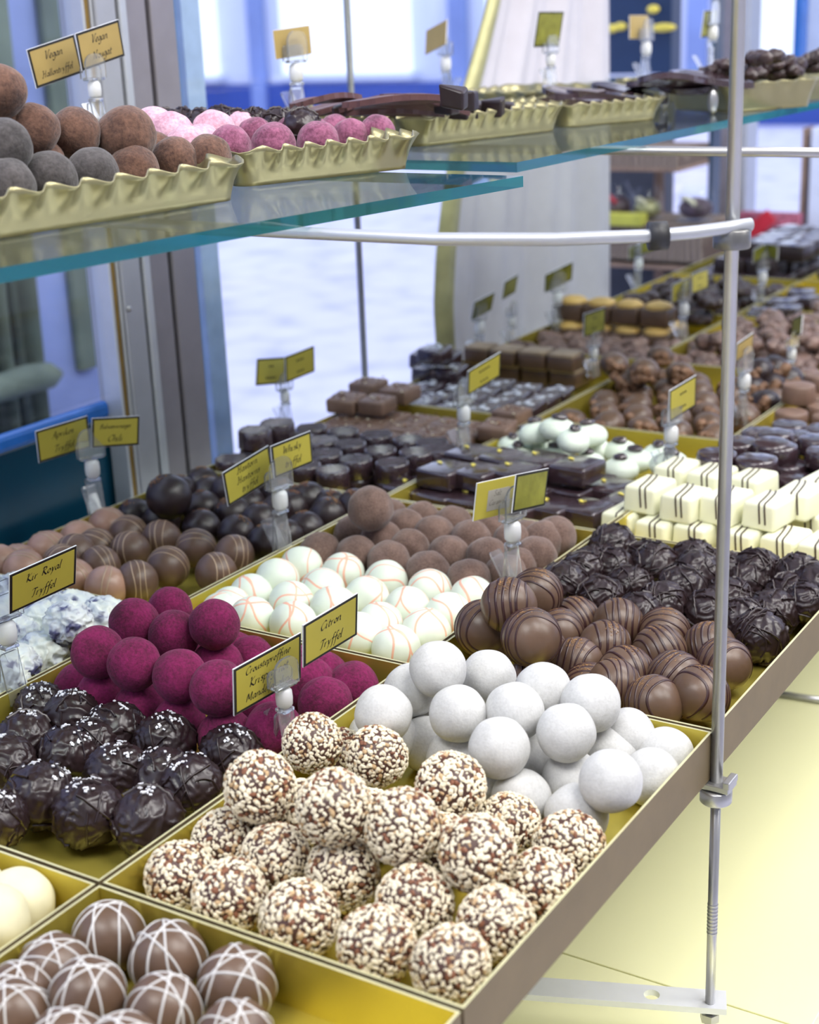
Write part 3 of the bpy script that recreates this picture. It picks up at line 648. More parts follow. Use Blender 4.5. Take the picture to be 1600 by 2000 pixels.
# thin-lined milk, pale milk, spiced dark
src = [striped('lined_truffle', 'milk_grey', 'stripe_tan', R0, s, (1, .4, .1), [-.28, .02, .3], .0009, .03, .0002, None, .02) for s in (91, 92, 93)]
pile('lined_truffle', src, [(251, 1044), (315, 1055), (188, 1071), (254, 1077), (383, 1071), (195, 1106), (328, 1108), (457, 1084), (267, 1136), (422, 1119), (147, 1084), (120, 1100, 0, .9)],
     R0, ZF + .003, BND(2, 2), 'dull milk truffle with tan lines', 'tan-lined milk truffles', step=20, tilt=.3)
src = [striped('pale_truffle', 'milk_light', 'stripe_tan', R0, s, (1, .4, .2), [-.12, .14], .0012, .03, .0003, None, .02) for s in (95, 96)]
pile('pale_truffle', src, [(186, 1025), (127, 1049), (65, 1073, 0, 1.08), (13, 1099), (208, 1147), (144, 1132), (48, 1114), (-25, 1110)],
     R0, ZF + .003, BND(2, 2), 'pale pink-brown truffle', 'pale milk truffles', step=20, tilt=.3)
def spiced(seed):
    o = ball('spiced_truffle', 'dark', R0, seed, .03); s_ = MB(); rn = random.Random(seed)
    for k in range(26):
        n = Vector((rn.gauss(0, .2), rn.gauss(0, .2), 1)).normalized(); s_.box(n * R0 * 1.015, (rn.uniform(.0006, .0014), .0006, .0006), rn.choice(['spice', 'spice', 'nut_brown', 'walnut']), 0, n.to_track_quat('Z', 'Y').to_matrix() @ Matrix.Rotation(rn.uniform(0, 3), 3, 'Z'))
    f_ = s_.obj('spice_crumbs', o); f_['kind'] = 'stuff'; f_['label'] = 'orange-brown spice crumbs'; return o
src = [spiced(s) for s in (101, 102, 103)]
pile('spiced_truffle', src, [(249, 1007), (280, 983, 0, .9), (315, 1018), (396, 996), (407, 966), (400, 944), (394, 1034), (455, 1007), (462, 1044), (486, 988), (507, 1020), (520, 1062), (569, 996), (604, 977), (641, 1009), (661, 985), (597, 1036), (352, 960, 0, .9), (446, 962), (547, 968), (560, 1050, 0, .9), (350, 990, 0, .9), (540, 1000, 0, .9), (620, 960, 0, .9), (700, 990, 0, .9), (500, 955, 0, .9),
     (330, 970, 1, 1.12)], R0, ZF + .002, BND(2, 2), 'dark truffle with spice crumbs', 'spiced dark truffles', step=17, tilt=.5)
# lattice and cream truffles, nearest tray
src = [striped('lattice_truffle', 'milk', 'stripe_white', R0 * 1.02, s, (1, .1, .1), [-.35, .1], .0010, .02, .0004, [((.2, 1, .1), -.25), ((1, 1, .0), .05), ((1, -1, 0), .12), ((.2, 1, 0), .35)], .015) for s in (111, 112, 113)]
pile('lattice_truffle', src, [(213, 1832, 0, 1.02), (336, 1868, 0, 1.02), (470, 1918, 0, 1.02), (75, 1885), (172, 1945), (320, 1975), (30, 1985), (460, 2030), (130, 2050), (-30, 1925), (240, 2060)],
     R0 * 1.05, ZF, BND(0, 0), 'milk truffle with white lattice lines', 'white-lattice milk truffles', step=50, tilt=.25)
src = [ball('cream_truffle', 'cream', R0 * 1.05, s, .04) for s in (121, 122)]
pile('cream_truffle', src, [(55, 1752), (-15, 1800), (-60, 1740)], R0 * 1.05, ZF, BND(1, 0), 'smooth cream-white truffle', 'cream truffles', step=34)
# ------------------------------------------------------------------ moulded pieces
def cells(name, srcs, items, desc, group, cat, step, rz=0.0, jit=.08, tilt=0.0):
    """items: (px, py, z of the centre, layer[, rz])"""
    out = []
    for k, it in enumerate(items):
        P = un(it[0], it[1], it[2]); o = put(srcs[k % len(srcs)], P, (it[4] if len(it) > 4 else rz) + random.uniform(-jit, jit), random.uniform(.97, 1.02), tilt * random.uniform(0, 1)); o.name = name; out.append((o, it[3]))
    name_rows(out, desc, group, cat, step); drop_sources(srcs); return out
def grid_fill(x0, x1, y0, y1, dx, dy, z, jit=.001, stag=True, keep=None):
    out = []; j = 0; y = y0 + dy / 2
    while y < y1 - dy * .3:
        x = x0 + dx / 2 + (dx / 2 if stag and j % 2 else 0)
        while x < x1 - dx * .3:
            P = Vector((x + random.uniform(-jit, jit), y + random.uniform(-jit, jit), z))
            if not keep or keep(P): out.append(P)
            x += dx
        y += dy; j += 1
    return out
def world(name, srcs, items, desc, group, cat, step, jit=.2, tilt=0.0, rz=0.0):
    out = []
    for k, (P, layer) in enumerate(items):
        o = put(srcs[k % len(srcs)], P, rz + random.uniform(-jit, jit), random.uniform(.95, 1.04), tilt * random.uniform(0, 1)); o.name = name; out.append((o, layer))
    name_rows(out, desc, group, cat, step); drop_sources(srcs); return out
# ivory dominoes
def domino():
    L, Wd, H = .0365, .0270, .0205
    b = MB(); b.box((0, 0, 0), (Wd, L, H), 'ivory', .003, seg=4)
    for v in b.b.verts:   # slightly domed and wider at the foot
        v.co.z += .0008 * (1 - (v.co.x / (Wd / 2)) ** 2) * (1 if v.co.z > 0 else 0); k = 1 - .03 * v.co.z / (H / 2); v.co.x *= k; v.co.y *= k
    o = b.obj('ivory_domino', smooth=True)
    for x0 in (-.0015, .0030):
        b = MB(); pts, nr = [], []
        for k in range(15): u = k / 14; pts.append(Vector((x0 - .0065 + .0080 * u ** .7, L / 2 * (.86 - 1.70 * u), H / 2 + .0009))); nr.append(Vector((0, 0, 1)))
        e = pts[-1]
        for k in range(1, 6): a = k / 5 * PI / 2; pts.append(Vector((e.x + .0008 * k / 5, -L / 2 * .84 - .0028 * math.sin(a), H / 2 - .0022 + .0031 * math.cos(a)))); nr.append(Vector((0, -math.sin(a), math.cos(a))))
        for k in range(1, 8): pts.append(Vector((e.x + .0008 + .0002 * k, -L / 2 * 1.01 - .0001 * k, H / 2 - .0022 - .0018 * k))); nr.append(Vector((0, -1, 0)))
        b.ribbon(pts, nr, .0013, .0003, 'stripe_dark'); c = b.obj('stripe', o, True); c['label'] = 'dark chocolate stripe'
    return o
src = [domino()]
bz = ZF + .0205 / 2 + .004; tz = bz + .0205
cells('ivory_domino', src, [(1225, 1018, bz, 0), (1292, 1036, bz, 0), (1369, 1044, bz, 0), (1457, 1056, bz, 0), (1536, 1066, bz, 0), (1610, 1080, bz, 0), (1590, 1020, bz, 0), (1275, 985, bz, 0), (1400, 1005, bz, 0), (1500, 1015, bz, 0), (1340, 990, bz, 0), (1660, 1045, bz, 0),
     (1271, 966, tz, 1), (1341, 984, tz, 1), (1420, 988, tz, 1), (1503, 998, tz, 1), (1324, 928, tz, 1), (1392, 941, tz, 1), (1471, 950, tz, 1), (1563, 978, tz, 1), (1612, 955, tz, 1)],
     'ivory striped domino', 'ivory dominoes', 'chocolate praline', 22, rz=-.12, jit=.07)
# gold leaf squares
def leafsq(seed, s=.034, h=.0155):
    b = MB(); b.box((0, 0, 0), (s, s * 1.08, h), 'dark_gloss', .0024, seg=3)
    for v in b.b.verts:
        if v.co.z > 0: v.co.z += .0007 * (1 - (v.co.x / s * 2) ** 2)
    o = b.obj('gold_leaf_square', smooth=True); g = MB(); rn = random.Random(seed)
    for k in range(5): g.ico((-s * .24 + rn.uniform(-.0022, .0022), s * .10 + rn.uniform(-.0022, .0022), h / 2 + .0009), rn.uniform(.0012, .0026), 'goldleaf', 1, (1, .7, .25))
    c = g.obj('gold_leaf', o); c['label'] = 'crumpled gold leaf'; return o
src = [leafsq(s) for s in (1, 2, 3)]
lz = ZF + .013; uz = lz + .0165
cells('gold_leaf_square', src, [(802, 962, lz, 0), (863, 976, lz, 0), (920, 985, lz, 0), (1080, 1000, lz, 0), (1149, 1004, lz, 0), (1120, 966, lz, 0), (1193, 962, lz, 0), (1183, 934, lz, 0), (1055, 962, lz, 0), (985, 992, lz, 0), (1015, 1000, lz, 0), (1225, 990, lz, 0), (1000, 960, lz, 0), (1080, 940, lz, 0), (930, 950, lz, 0), (1130, 935, lz, 0), (860, 945, lz, 0),
     (870, 928, uz, 1), (936, 932, uz, 1), (1004, 930, uz, 1), (922, 896, uz, 1), (987, 904, uz, 1), (1056, 909, uz, 1), (1128, 920, uz + .003, 1)],
     'dark square with gold leaf', 'gold leaf squares', 'chocolate praline', 16, rz=-.10, jit=.05)
# mint domes
def mint(seed):
    b = MB(); b.ico((0, 0, 0), .0148, 'mint', 4, (1.12, .95, .72), lambda n: .03 * nz(n, 1.3, seed) + foot(n, -.7)); o = b.obj('mint_dome', smooth=True)
    g = MB(); g.ico((.0005, .000, .0118), .0062, 'dark_gloss', 3, (1.1, .8, .5), lambda n: .15 * nz(n, 1.6, seed) - (.3 * max(0, 1 - abs(n.y) * 5) if n.z > .3 else 0)); c = g.obj('coffee_bean', o, True); c['label'] = 'dark coffee bean'; return o
src = [mint(s) for s in (131, 132, 133)]
pile('mint_dome', src, [(1010, 892), (1085, 895), (1150, 908), (1212, 884), (1285, 892), (1212, 918), (1310, 905), (1240, 900), (1340, 915), (1100, 870), (1160, 878), (1050, 872), (975, 870, 0, .9), (1010, 855, 0, .9),
     (1048, 848, 1), (1090, 840, 1), (1150, 852, 1.0), (1120, 862, 1)], .0135, ZF + .008, BND(1, 3), 'pale mint dome with coffee bean', 'mint domes', cat='chocolate praline', step=16, tilt=.2)
# ridged dark discs
def disc(name, m, r, h, ridges, seed=0):
    b = MB(); b.lathe([(0, -h / 2), (r * .97, -h / 2), (r * 1.02, -h / 2 + .0012), (r * .985, h / 2 - .0016), (r * .93, h / 2 - .0002), (r * .86, h / 2), (0, h / 2)], m, 48)
    if ridges:
        for k in range(ridges):
            d = -.62 + 1.24 * k / (ridges - 1); hw = math.sqrt(1 - d * d) * .86; p, n_ = [], []
            for q in range(9): u = -1 + 2 * q / 8; p.append(Vector((u * hw * r, d * r + .0006 * math.sin(u * 2), h / 2 + .0002))); n_.append(Vector((0, 0, 1)))
            b.ribbon(p, n_, .0022, .0006, m)
    else:
        for v in b.b.verts: v.co.z += .0008 * nz(v.co, 90, seed) + (.0012 * (1 - (v.co.xy.length / r)) if v.co.z > h * .4 else 0)
    return b.obj(name, smooth=True)
src = [disc('ridged_disc', 'dark_gloss', .0150, .0165, 6)]
dz1, dz2, dz3 = ZF + .0165 / 2, ZF + .0165 * 1.5, ZF + .0165 * 2.5
dl = [(649, 915), (766, 901), (695, 894), (813, 881), (743, 876), (684, 864), (636, 884), (628, 859), (735, 847), (670, 840), (608, 833), (797, 855), (844, 862), (580, 850), (560, 870), (450, 893), (500, 875), (595, 905), (545, 890), (870, 876)]
it = [(x, y, dz2 + .008, 1) for x, y in dl] + [(498, 838, dz3 + .009, 2), (541, 824, dz3 + .009, 2)]
P2 = [(un(x, y, z), l) for x, y, z, l in it]; P2 = [(Vector((p.x, p.y, p.z - .0165 / 2)), l) for p, l in P2]
P2 += [(Vector((p.x, p.y, dz1 + .0002)), 0) for p, l in P2 if l == 1]
for k, (p, l) in enumerate(P2): p.x = min(max(p.x, XG[3] + .018), XG[2] - .018)
out = world('ridged_disc', src, [(p, l) for p, l in P2], 'round dark disc with ridged top', 'ridged dark discs', 'chocolate praline', 13, jit=.25, rz=.5)
# milk squares with nibs
def nibsq(seed, m='milk_block', s=.030, h=.014, bm=('nut_brown', 'nut_cream', 'milk_block', 'milk_block'), nb=26, name='nib_square', part='nibs'):
    b = MB(); b.box((0, 0, 0), (s, s, h), m, .0022, seg=2)
    for v in b.b.verts: v.co += Vector([.0007 * nz(v.co, 130, seed + q) for q in range(3)])
    o = b.obj(name, smooth=True); g = MB(); rn = random.Random(seed)
    for k in range(nb): g.ico((rn.gauss(0, s * .2), rn.gauss(0, s * .2), h / 2 + .0003), rn.uniform(.0007, .0016), rn.choice(bm), 1, (1, .7, .6), lambda n: .2 * nz(n, 2, k))
    c = g.obj(part, o); c['kind'] = 'stuff'; return o
src = [nibsq(s) for s in (1, 2, 3)]
inp = lambda P, px0, px1, py0, py1: (lambda q: px0 <= q[0] <= px1 and py0 <= q[1] <= py1)(pr(P))
g1 = [(P, 0) for P in grid_fill(XG[3] + .004, XG[2] - .004, 1.085, 1.196, .0315, .0315, ZF + .018, .0015, False)]
g1 += [(un(*a), 1) for a in ((677, 787, ZR + .010), (737, 791, ZR + .010), (782, 769, ZR + .010), (720, 757, ZR + .010))] + [(un(972, 840, ZR + .004), 1), (un(1000, 812, ZR + .004), 1)]
world('nib_square', src, g1, 'milk chocolate square with nibs', 'milk squares with nibs', 'chocolate praline', 14, jit=.12, tilt=.12)
# frosted squares and layered squares
def frostsq(seed, s=.030, h=.016):
    b = MB(); b.box((0, 0, 0), (s, s, h), 'dark_gloss', .003, seg=3)
    for v in b.b.verts: v.co += Vector([.0012 * nz(v.co, 110, seed + q) for q in range(3)])
    o = b.obj('frosted_square', smooth=True); g = MB(); rn = random.Random(seed); [g.ico((rn.gauss(0, .0045), rn.gauss(0, .0045), h / 2 + .0002), rn.uniform(.0016, .0042), 'frost_patch', 2, (1, .8, .22), lambda n: .3 * nz(n, 2.2, seed)) for _ in range(9)]; c = g.obj('sugar_dusting', o, True); return o
src = [frostsq(s) for s in (4, 5, 6)]
g1 = [(P, 0) for P in grid_fill(XG[3] + .004, XG[2] - .004, 1.205, 1.345, .033, .031, ZF + .018, .0015, False)]
g1 += [(un(*a), 1) for a in ((835, 700, ZR + .012), (868, 703, ZR + .012), (850, 692, ZR + .026), (838, 728, ZR + .004), (880, 730, ZR + .004))]
world('frosted_square', src, g1, 'dark square dusted with white sugar', 'frosted dark squares', 'chocolate praline', 12, jit=.15, tilt=.15)
def layered(seed, top='praline', mb='milk', s=.030, h=.017, name='layered_square'):
    b = MB(); b.box((0, 0, -.001), (s, s, h - .002), mb, .0015); o = b.obj(name, smooth=True)
    g = MB(); g.box((0, 0, h / 2 - .0005), (s * .96, s * .96, .004), top, .0012)
    for v in g.b.verts: v.co.z += .0008 * nz(v.co, 120, seed)
    g.obj('top_layer', o, True); return o
src = [layered(s) for s in (1, 2)]
g1 = [(P, 0) for P in grid_fill(XG[3] + .004, XG[2] - .02, 1.385, 1.460, .034, .034, ZF + .016, .001, False)] + [(P, 1) for P in grid_fill(XG[3] + .004, XG[2] - .03, 1.378, 1.415, .034, .034, ZF + .0345, .001, False)]
world('layered_square', src, g1, 'milk square with tan praline top', 'tan-topped milk squares', 'chocolate praline', 10, jit=.05)
# walnut clusters
def walnutc(seed, m='milk'):
    b = MB(); b.ico((0, .004, .001), .0150, m, 4, (1, 1.15, .82), lump(.05, 1.4, seed)); o = b.obj('walnut_truffle', smooth=True)
    g = MB(); rn = random.Random(seed)
    for k in range(11):
        a = rn.uniform(-2.6, -.5); g.ico((.0105 * math.cos(a), -.003 + .012 * math.sin(a) * .9, rn.uniform(-.007, .009)), rn.uniform(.0030, .0052), 'walnut', 3, (1, .8, .9), lambda n, sd=k + seed: .30 * nz(n, 2.3, sd) + .12 * nz(n, 5, sd))
    c = g.obj('walnut', o, True); c['label'] = 'brown walnut pieces'; return o
src = [walnutc(s) for s in (141, 142, 143)]
g1 = [(P, 0) for P in grid_fill(XG[2] + .004, XG[1] - .002, 1.212, 1.455, .036, .036, ZF + .017, .003)]
g1 += [(un(*a), 1) for a in ((1200, 716, ZR + .019), (1258, 728, ZR + .019), (1330, 735, ZR + .008), (1230, 748, ZR + .006), (1290, 700, ZR + .008))]
world('walnut_truffle', src, g1, 'milk truffle crusted with walnut', 'walnut truffles', 'chocolate truffle', 14, jit=.5, tilt=.25, rz=.3)
src = [walnutc(s, 'dark') for s in (144, 145)]
g1 = [(un(x, y, z), l) for x, y, z, l in ((1478, 730, ZR + .012, 1), (1515, 722, ZR + .012, 1), (1470, 762, ZR, 0), (1505, 755, ZR, 0), (1540, 745, ZR, 0), (1490, 790, ZR - .004, 0))]
world('dark_walnut_truffle', src, g1, 'dark truffle crusted with walnut', 'dark walnut truffles', 'chocolate truffle', 12, jit=.5, tilt=.25, rz=.3)
# dark ovals and brown cylinders
src = [disc('dark_oval', 'dark_gloss', .0160, .013, 0, 3), disc('dark_oval', 'dark_gloss', .0155, .014, 0, 8)]
g1 = [(P, 0) for P in grid_fill(XG[1] + .003, XG[0] - .002, 1.055, 1.196, .0325, .0325, ZF + .012, .001)] + [(P, 1) for P in grid_fill(XG[1] + .003, XG[0] - .002, 1.205, 1.275, .0325, .0325, ZF + .026, .001)] + [(P, 2) for P in grid_fill(XG[1] + .012, XG[0] - .002, 1.12, 1.198, .036, .036, ZF + .0395, .002)]
g1 += [(P, 1) for P in grid_fill(XG[1] + .006, XG[0] - .002, 1.085, 1.196, .034, .034, ZF + .0255, .002)]
g1 += [(un(*a), 2) for a in ((1400, 900, ZR + .016), (1478, 910, ZR + .016), (1507, 878, ZR + .016))]
world('dark_oval', src, g1, 'glossy round dark chocolate', 'glossy dark rounds', 'chocolate praline', 13, jit=.3, tilt=.06)
src = [disc('milk_cylinder', 'milk_block', .0150, .017, 0, 5)]
world('milk_cylinder', src, [(un(1560, 768, ZR + .012), 1), (un(1600, 748, ZR + .012), 1)] + [(P, 0) for P in grid_fill(XG[1] + .006, XG[0] - .03, 1.285, 1.40, .034, .034, ZF + .022, .001)], 'milk chocolate cylinder', 'milk cylinders', 'chocolate praline', 13, jit=.3)
# clusters far back
def cluster(seed, m, name, r=.016):
    b = MB()
    for k in range(5):
        a = k * 2.4 + seed; b.ico((.009 * math.cos(a), .009 * math.sin(a), .002 * math.sin(k * 2)), r * .62, m, 3, (1, .85, .75), lambda n, sd=k + seed: .28 * nz(n, 1.9, sd) + .1 * nz(n, 5, sd))
    return b.obj(name, smooth=True)
src = [cluster(s, 'chunk', 'nut_cluster') for s in (151, 152, 153)]
g1 = [(P, 0) for P in grid_fill(XG[2] + .004, XG[1] - .002, 1.475, 1.715, .036, .036, ZF + .018, .004)] + [(P, 1) for P in grid_fill(XG[2] + .02, XG[1] - .02, 1.52, 1.70, .040, .044, ZF + .035, .004)]
g1 += [(P, 0) for P in grid_fill(XG[3] + .004, XG[2] - .002, 1.475, 1.58, .036, .036, ZF + .018, .004)]
g1 += [(P, 0) for P in grid_fill(XG[2] + .06, XG[1] + .06, 1.74, 1.86, .038, .038, ZF + .02, .004)] + [(P, 0) for P in grid_fill(XG[1] + .004, XG[0] - .07, 1.475, 1.60, .038, .038, ZF + .02, .004)]
world('nut_cluster', src, g1, 'lumpy milk nut cluster', 'milk nut clusters', 'chocolate cluster', 9, jit=3, tilt=.2)
def caramelsq(seed, s=.034, h=.024):
    b = MB(); b.box((0, 0, -.002), (s, s, h - .004), 'milk', .0018); o = b.obj('caramel_square', smooth=True)
    g = MB(); g.ico((0, 0, h / 2 - .003), s * .50, 'caramel', 3, (1, 1, .42), lambda n: .10 * nz(n, 2.5, seed)); g.obj('caramel_top', o, True); return o
src = [caramelsq(s) for s in (5, 6)]
g1 = [(Vector((XG[3] + .032 + .036 * k, 1.60, ZF + .018)), 0) for k in range(4)] + [(Vector((XG[3] + .030 + .036 * k, 1.608, ZF + .046)), 1) for k in range(4)] + [(Vector((XG[3] + .032 + .036 * k, 1.638, ZF + .018)), 0) for k in range(4)]
world('caramel_square', src, g1, 'milk square with yellow caramel top', 'caramel topped squares', 'chocolate praline', 10, jit=.06)
src = [cluster(s, 'chunk_dark', 'dark_cluster') for s in (161, 162)]
g1 = [(P, 0) for P in grid_fill(XG[3] + .01, XG[2] - .002, 1.69, 1.97, .040, .042, ZF + .022, .004)] + [(P, 1) for P in grid_fill(XG[3] + .05, XG[2] - .002, 1.69, 1.90, .044, .046, ZF + .042, .004)]
g1 += [(P, 0) for P in grid_fill(XG[2] + .004, XG[1] + .02, 2.0, 2.24, .042, .042, ZF + .03, .004)]
world('dark_cluster', src, g1, 'dark lumpy chocolate cluster', 'dark clusters', 'chocolate cluster', 8, jit=3, tilt=.2)
src = [layered(s, 'dark_gloss', 'dark_gloss', .034, .016, 'dark_square') for s in (7,)]
g1 = [(P, 0) for P in grid_fill(XG[2] + .006, XG[2] + .062, 1.735, 1.93, .037, .037, ZF + .02, .002)] + [(P, 0) for P in grid_fill(XG[2] + .12, XG[1] - .01, 1.90, 1.985, .037, .037, ZF + .02, .002)]
world('dark_square', src, g1, 'flat glossy dark square', 'flat dark squares', 'chocolate praline', 9, jit=.2, tilt=.15)
src = [layered(s, 'dark_gloss', 'dark', .045, .020, 'dark_slab') for s in (8,)]
g1 = [(P, l) for l, z in ((0, .014), (1, .0345), (2, .055)) for P in grid_fill(XG[3] + .02 + .03 * l, XG[2] - .004, 2.0 + .01 * l, 2.24, .048, .05, ZF + z, .003, False)]
world('dark_slab', src, g1, 'thick dark chocolate slab', 'stacked dark slabs', 'chocolate bar', 8, jit=.15)
# ------------------------------------------------------------------ upper shelf: ruffled gold trays and what they hold
def ruffled(p0, p1, back, lab, h=.021, wave=.021, amp=.0022, flare=.009):
    """p0-p1: the front bottom edge on the glass; back: depth away from it"""
    p0 = Vector((p0[0], p0[1], 0)); p1 = Vector((p1[0], p1[1], 0)); ax = (p1 - p0).normalized(); nx_ = Vector((-ax.y, ax.x, 0)); L = (p1 - p0).length
    b = MB(); i = b.mi('gold_foil'); rad = .010; per = []
    cs = [(L - rad, rad, -PI / 2), (L - rad, back - rad, 0), (rad, back - rad, PI / 2), (rad, rad, PI)]
    for k, (cx, cy, a0) in enumerate(cs):
        for q in range(7): a = a0 + PI / 2 * q / 6; per.append((cx + rad * math.cos(a), cy + rad * math.sin(a), math.cos(a), math.sin(a)))
        nx2, ny2, _ = cs[(k + 1) % 4]; a = a0 + PI / 2; e = per[-1]; s_ = (nx2 + rad * math.cos(a), ny2 + rad * math.sin(a)); d = math.hypot(s_[0] - e[0], s_[1] - e[1]); m = max(2, int(d / .0022))
        for q in range(1, m): per.append((e[0] + (s_[0] - e[0]) * q / m, e[1] + (s_[1] - e[1]) * q / m, math.cos(a), math.sin(a)))
    tot = 0; arc = [0]
    for a, c in zip(per, per[1:]): tot += math.hypot(a[0] - c[0], a[1] - c[1]); arc.append(tot)
    nw = max(4, round(tot / wave)); rings = []
    for lv in range(9):
        u = lv / 8; row = []
        for (x, y, ux, uy), s_ in zip(per, arc):
            ph = 2 * PI * nw * s_ / tot; w_ = max(0, u - .35) / .65
            out = flare * u ** 1.5 + amp * 1.5 * w_ * math.cos(ph); z = h * u - amp * .75 * w_ * math.cos(ph) * (1 if u > .99 else .5)
            P = p0 + ax * (x + ux * out) + nx_ * (y + uy * out); row.append(b.b.verts.new((P.x, P.y, ZT + .0004 + z)))
        rings.append(row)
    n = len(per)
    for a, c in zip(rings, rings[1:]):
        for q in range(n): b.b.faces.new((a[q], a[(q + 1) % n], c[(q + 1) % n], c[q])).material_index = i
    b.b.faces.new(rings[0][::-1]).material_index = i
    o = b.obj('ruffled_tray', smooth=True); m = o.modifiers.new('thickness', 'SOLIDIFY'); m.thickness = .0006; m.offset = 0
    tag(o, lab, 'tray', 'ruffled gold trays on the glass shelf'); return o
ruffled((-.535, .405), (-.507, .640), .235, 'ruffled gold tray of cocoa truffles at the left edge')
ruffled((-.541, .690), (-.4985, .803), .215, 'ruffled gold tray of purple berry truffles', wave=.015)
ruffled((-.575, .935), (-.534, 1.078), .19, 'ruffled gold tray of dark leaves and chunks', wave=.013, amp=.0018)
ruffled((-.541, 1.105), (-.500, 1.195), .10, 'ruffled gold tray of flat bark, behind the leaf tray', h=.018, wave=.012, amp=.0016)
ruffled((-.600, 1.255), (-.596, 1.37), .13, 'ruffled gold tray holding the dark slabs under the oval studs', h=.020, amp=.0012)
ruffled((-.462, 1.268), (-.418, 1.345), .085, 'brown-gold tray of dark clusters right of the rod', h=.024, amp=.0008)
ruffled((-.455, 1.395), (-.41, 1.56), .20, 'ruffled gold tray at the far right of the upper shelf', h=.020, amp=.001)
ZU = ZT + .002
RU = .0140
src = [ball('cocoa_truffle', 'cocoa_brown', RU, s, .055, 1.8) for s in (171, 172, 173)]
def rowpile(name, srcs, items, desc, group, step):
    out = []
    for k, (px, py, X, sc, l) in enumerate(items):
        o = put(srcs[k % len(srcs)], unx(px, py, X), random.uniform(-3, 3), sc); o.name = name; out.append((o, l))
    name_rows(out, desc, group, 'chocolate truffle', step); drop_sources(srcs)
rowpile('cocoa_truffle', src, [(261, 333, -.556, .98, 0), (341, 316, -.556, .96, 0), (409, 307, -.545, .9, 0), (165, 314, -.585, .92, 0), (78, 316, -.585, .92, 0), (300, 302, -.588, .92, 0), (20, 318, -.585, .92, 0), (372, 298, -.585, .9, 0),
     (0, 178, -.585, .95, 2), (67, 253, -.582, .95, 1), (146, 260, -.580, .97, 1), (247, 266, -.565, 1.14, 1), (-8, 232, -.595, .95, 1)], 'brown cocoa truffle, upper shelf', 'cocoa truffles on the upper shelf', 26)
src = [ball('shaded_cocoa_truffle', 'cocoa_shaded', RU, s, .05, 1.8) for s in (174, 175)]
rowpile('shaded_cocoa_truffle', src, [(97, 349, -.553, .98, 0), (181, 339, -.554, .96, 0), (14, 364, -.553, .98, 0), (6, 288, -.562, 1.02, 1)], 'shade-tinted cocoa truffle, upper shelf', 'shade-tinted cocoa truffles on the upper shelf', 30)
src = [ball('berry_truffle', 'purple', RU, s, .055, 1.9) for s in (176, 177, 178)]
rowpile('berry_truffle', src, [(535, 284, -.556, .96, 0), (450, 285, -.556, .86, 0), (622, 278, -.553, .94, 0), (685, 268, -.556, .85, 0), (737, 260, -.545, .85, 0), (572, 262, -.585, .86, 0), (500, 268, -.588, .86, 0), (655, 258, -.585, .84, 0), (612, 262, -.590, .84, 0)], 'purple berry truffle', 'purple berry truffles', 14)
src = [ball('pink_truffle', 'pink', RU, s, .05, 1.9) for s in (179, 180)]
rowpile('pink_truffle', src, [(335, 264, -.600, .98, 0), (418, 259, -.600, .98, 0), (365, 287, -.575, .88, 0), (300, 252, -.625, .95, 0), (395, 282, -.585, .85, 0), (515, 262, -.612, .9, 0), (470, 256, -.62, .9, 0)], 'pale pink dusted truffle', 'pale pink truffles', 14)
src = [ridged('shaved_truffle', 'dark_rough', .0115, s, .15, False, 4, 24) for s in (181, 182)]
world('shaved_truffle', src, [(un(x, y + 6, ZT + .026), 0) for x, y in ((322, 238), (358, 236), (395, 240), (432, 236), (465, 240), (500, 238), (540, 238), (590, 240))], 'dark curled truffle behind the pink ones', 'dark curled truffles behind', 'chocolate truffle', 30, jit=2)
# flat leaves and chunks of the third tray
def slabpiece(seed, m, L, Wd, h, name, serr=True):
    b = MB(); i = b.mi(m); n = 40; top, bot = [], []
    for k in range(n):
        a = 2 * PI * k / n; rr = (1 + (.06 if serr and k % 2 else 0)); x = L / 2 * math.cos(a) * rr; y = Wd / 2 * math.sin(a) * rr * (1 - .25 * math.cos(a)); z = .004 * math.sin(x / L * 3 + seed)
        top.append(b.b.verts.new((x, y, z + h / 2))); bot.append(b.b.verts.new((x, y, z - h / 2)))
    b.b.faces.new(top).material_index = i; b.b.faces.new(bot[::-1]).material_index = i
    for k in range(n): b.b.faces.new((bot[k], bot[(k + 1) % n], top[(k + 1) % n], top[k])).material_index = i
    return b.obj(name)
M['leafc'] = choc('dusky_chocolate', (.10, .045, .045), .4, .3)
src = [slabpiece(1, 'leafc', .075, .032, .004, 'chocolate_leaf'), slabpiece(2, 'leafc', .06, .030, .004, 'chocolate_leaf')]
world('chocolate_leaf', src, [(un(x, y, ZT + z), 0) for x, y, z in ((660, 214, .026), (720, 205, .030), (760, 222, .024), (640, 200, .034), (800, 212, .028), (700, 222, .022), (780, 200, .034), (830, 205, .030))], 'flat dusky chocolate leaf', 'chocolate leaves', 'chocolate leaf', 8, jit=.5, tilt=.25, rz=.9)
def wedge(seed, m, name, s=(.017, .010, .013)):
    b = MB(); b.box((0, 0, 0), s, m, .0015)
    for v in b.b.verts: v.co += Vector([.003 * nz(v.co, 60, seed + q) for q in range(3)])
    return b.obj(name)
src = [wedge(s, 'dark', 'chocolate_chunk') for s in (1, 2, 3)]
world('chocolate_chunk', src, [(un(x, y, ZT + z), 0) for x, y, z in ((872, 205, .030), (895, 215, .024), (918, 210, .024), (942, 216, .020), (962, 212, .022), (885, 190, .040), (910, 196, .034), (978, 216, .018))], 'dark chocolate chunk beside the leaves', 'dark chunks', 'chocolate chunk', 8, jit=.6, tilt=.3)
src = [slabpiece(3, 'dark_gloss', .07, .035, .005, 'chocolate_bark', False), slabpiece(5, 'dark_gloss', .055, .03, .005, 'chocolate_bark', False)]
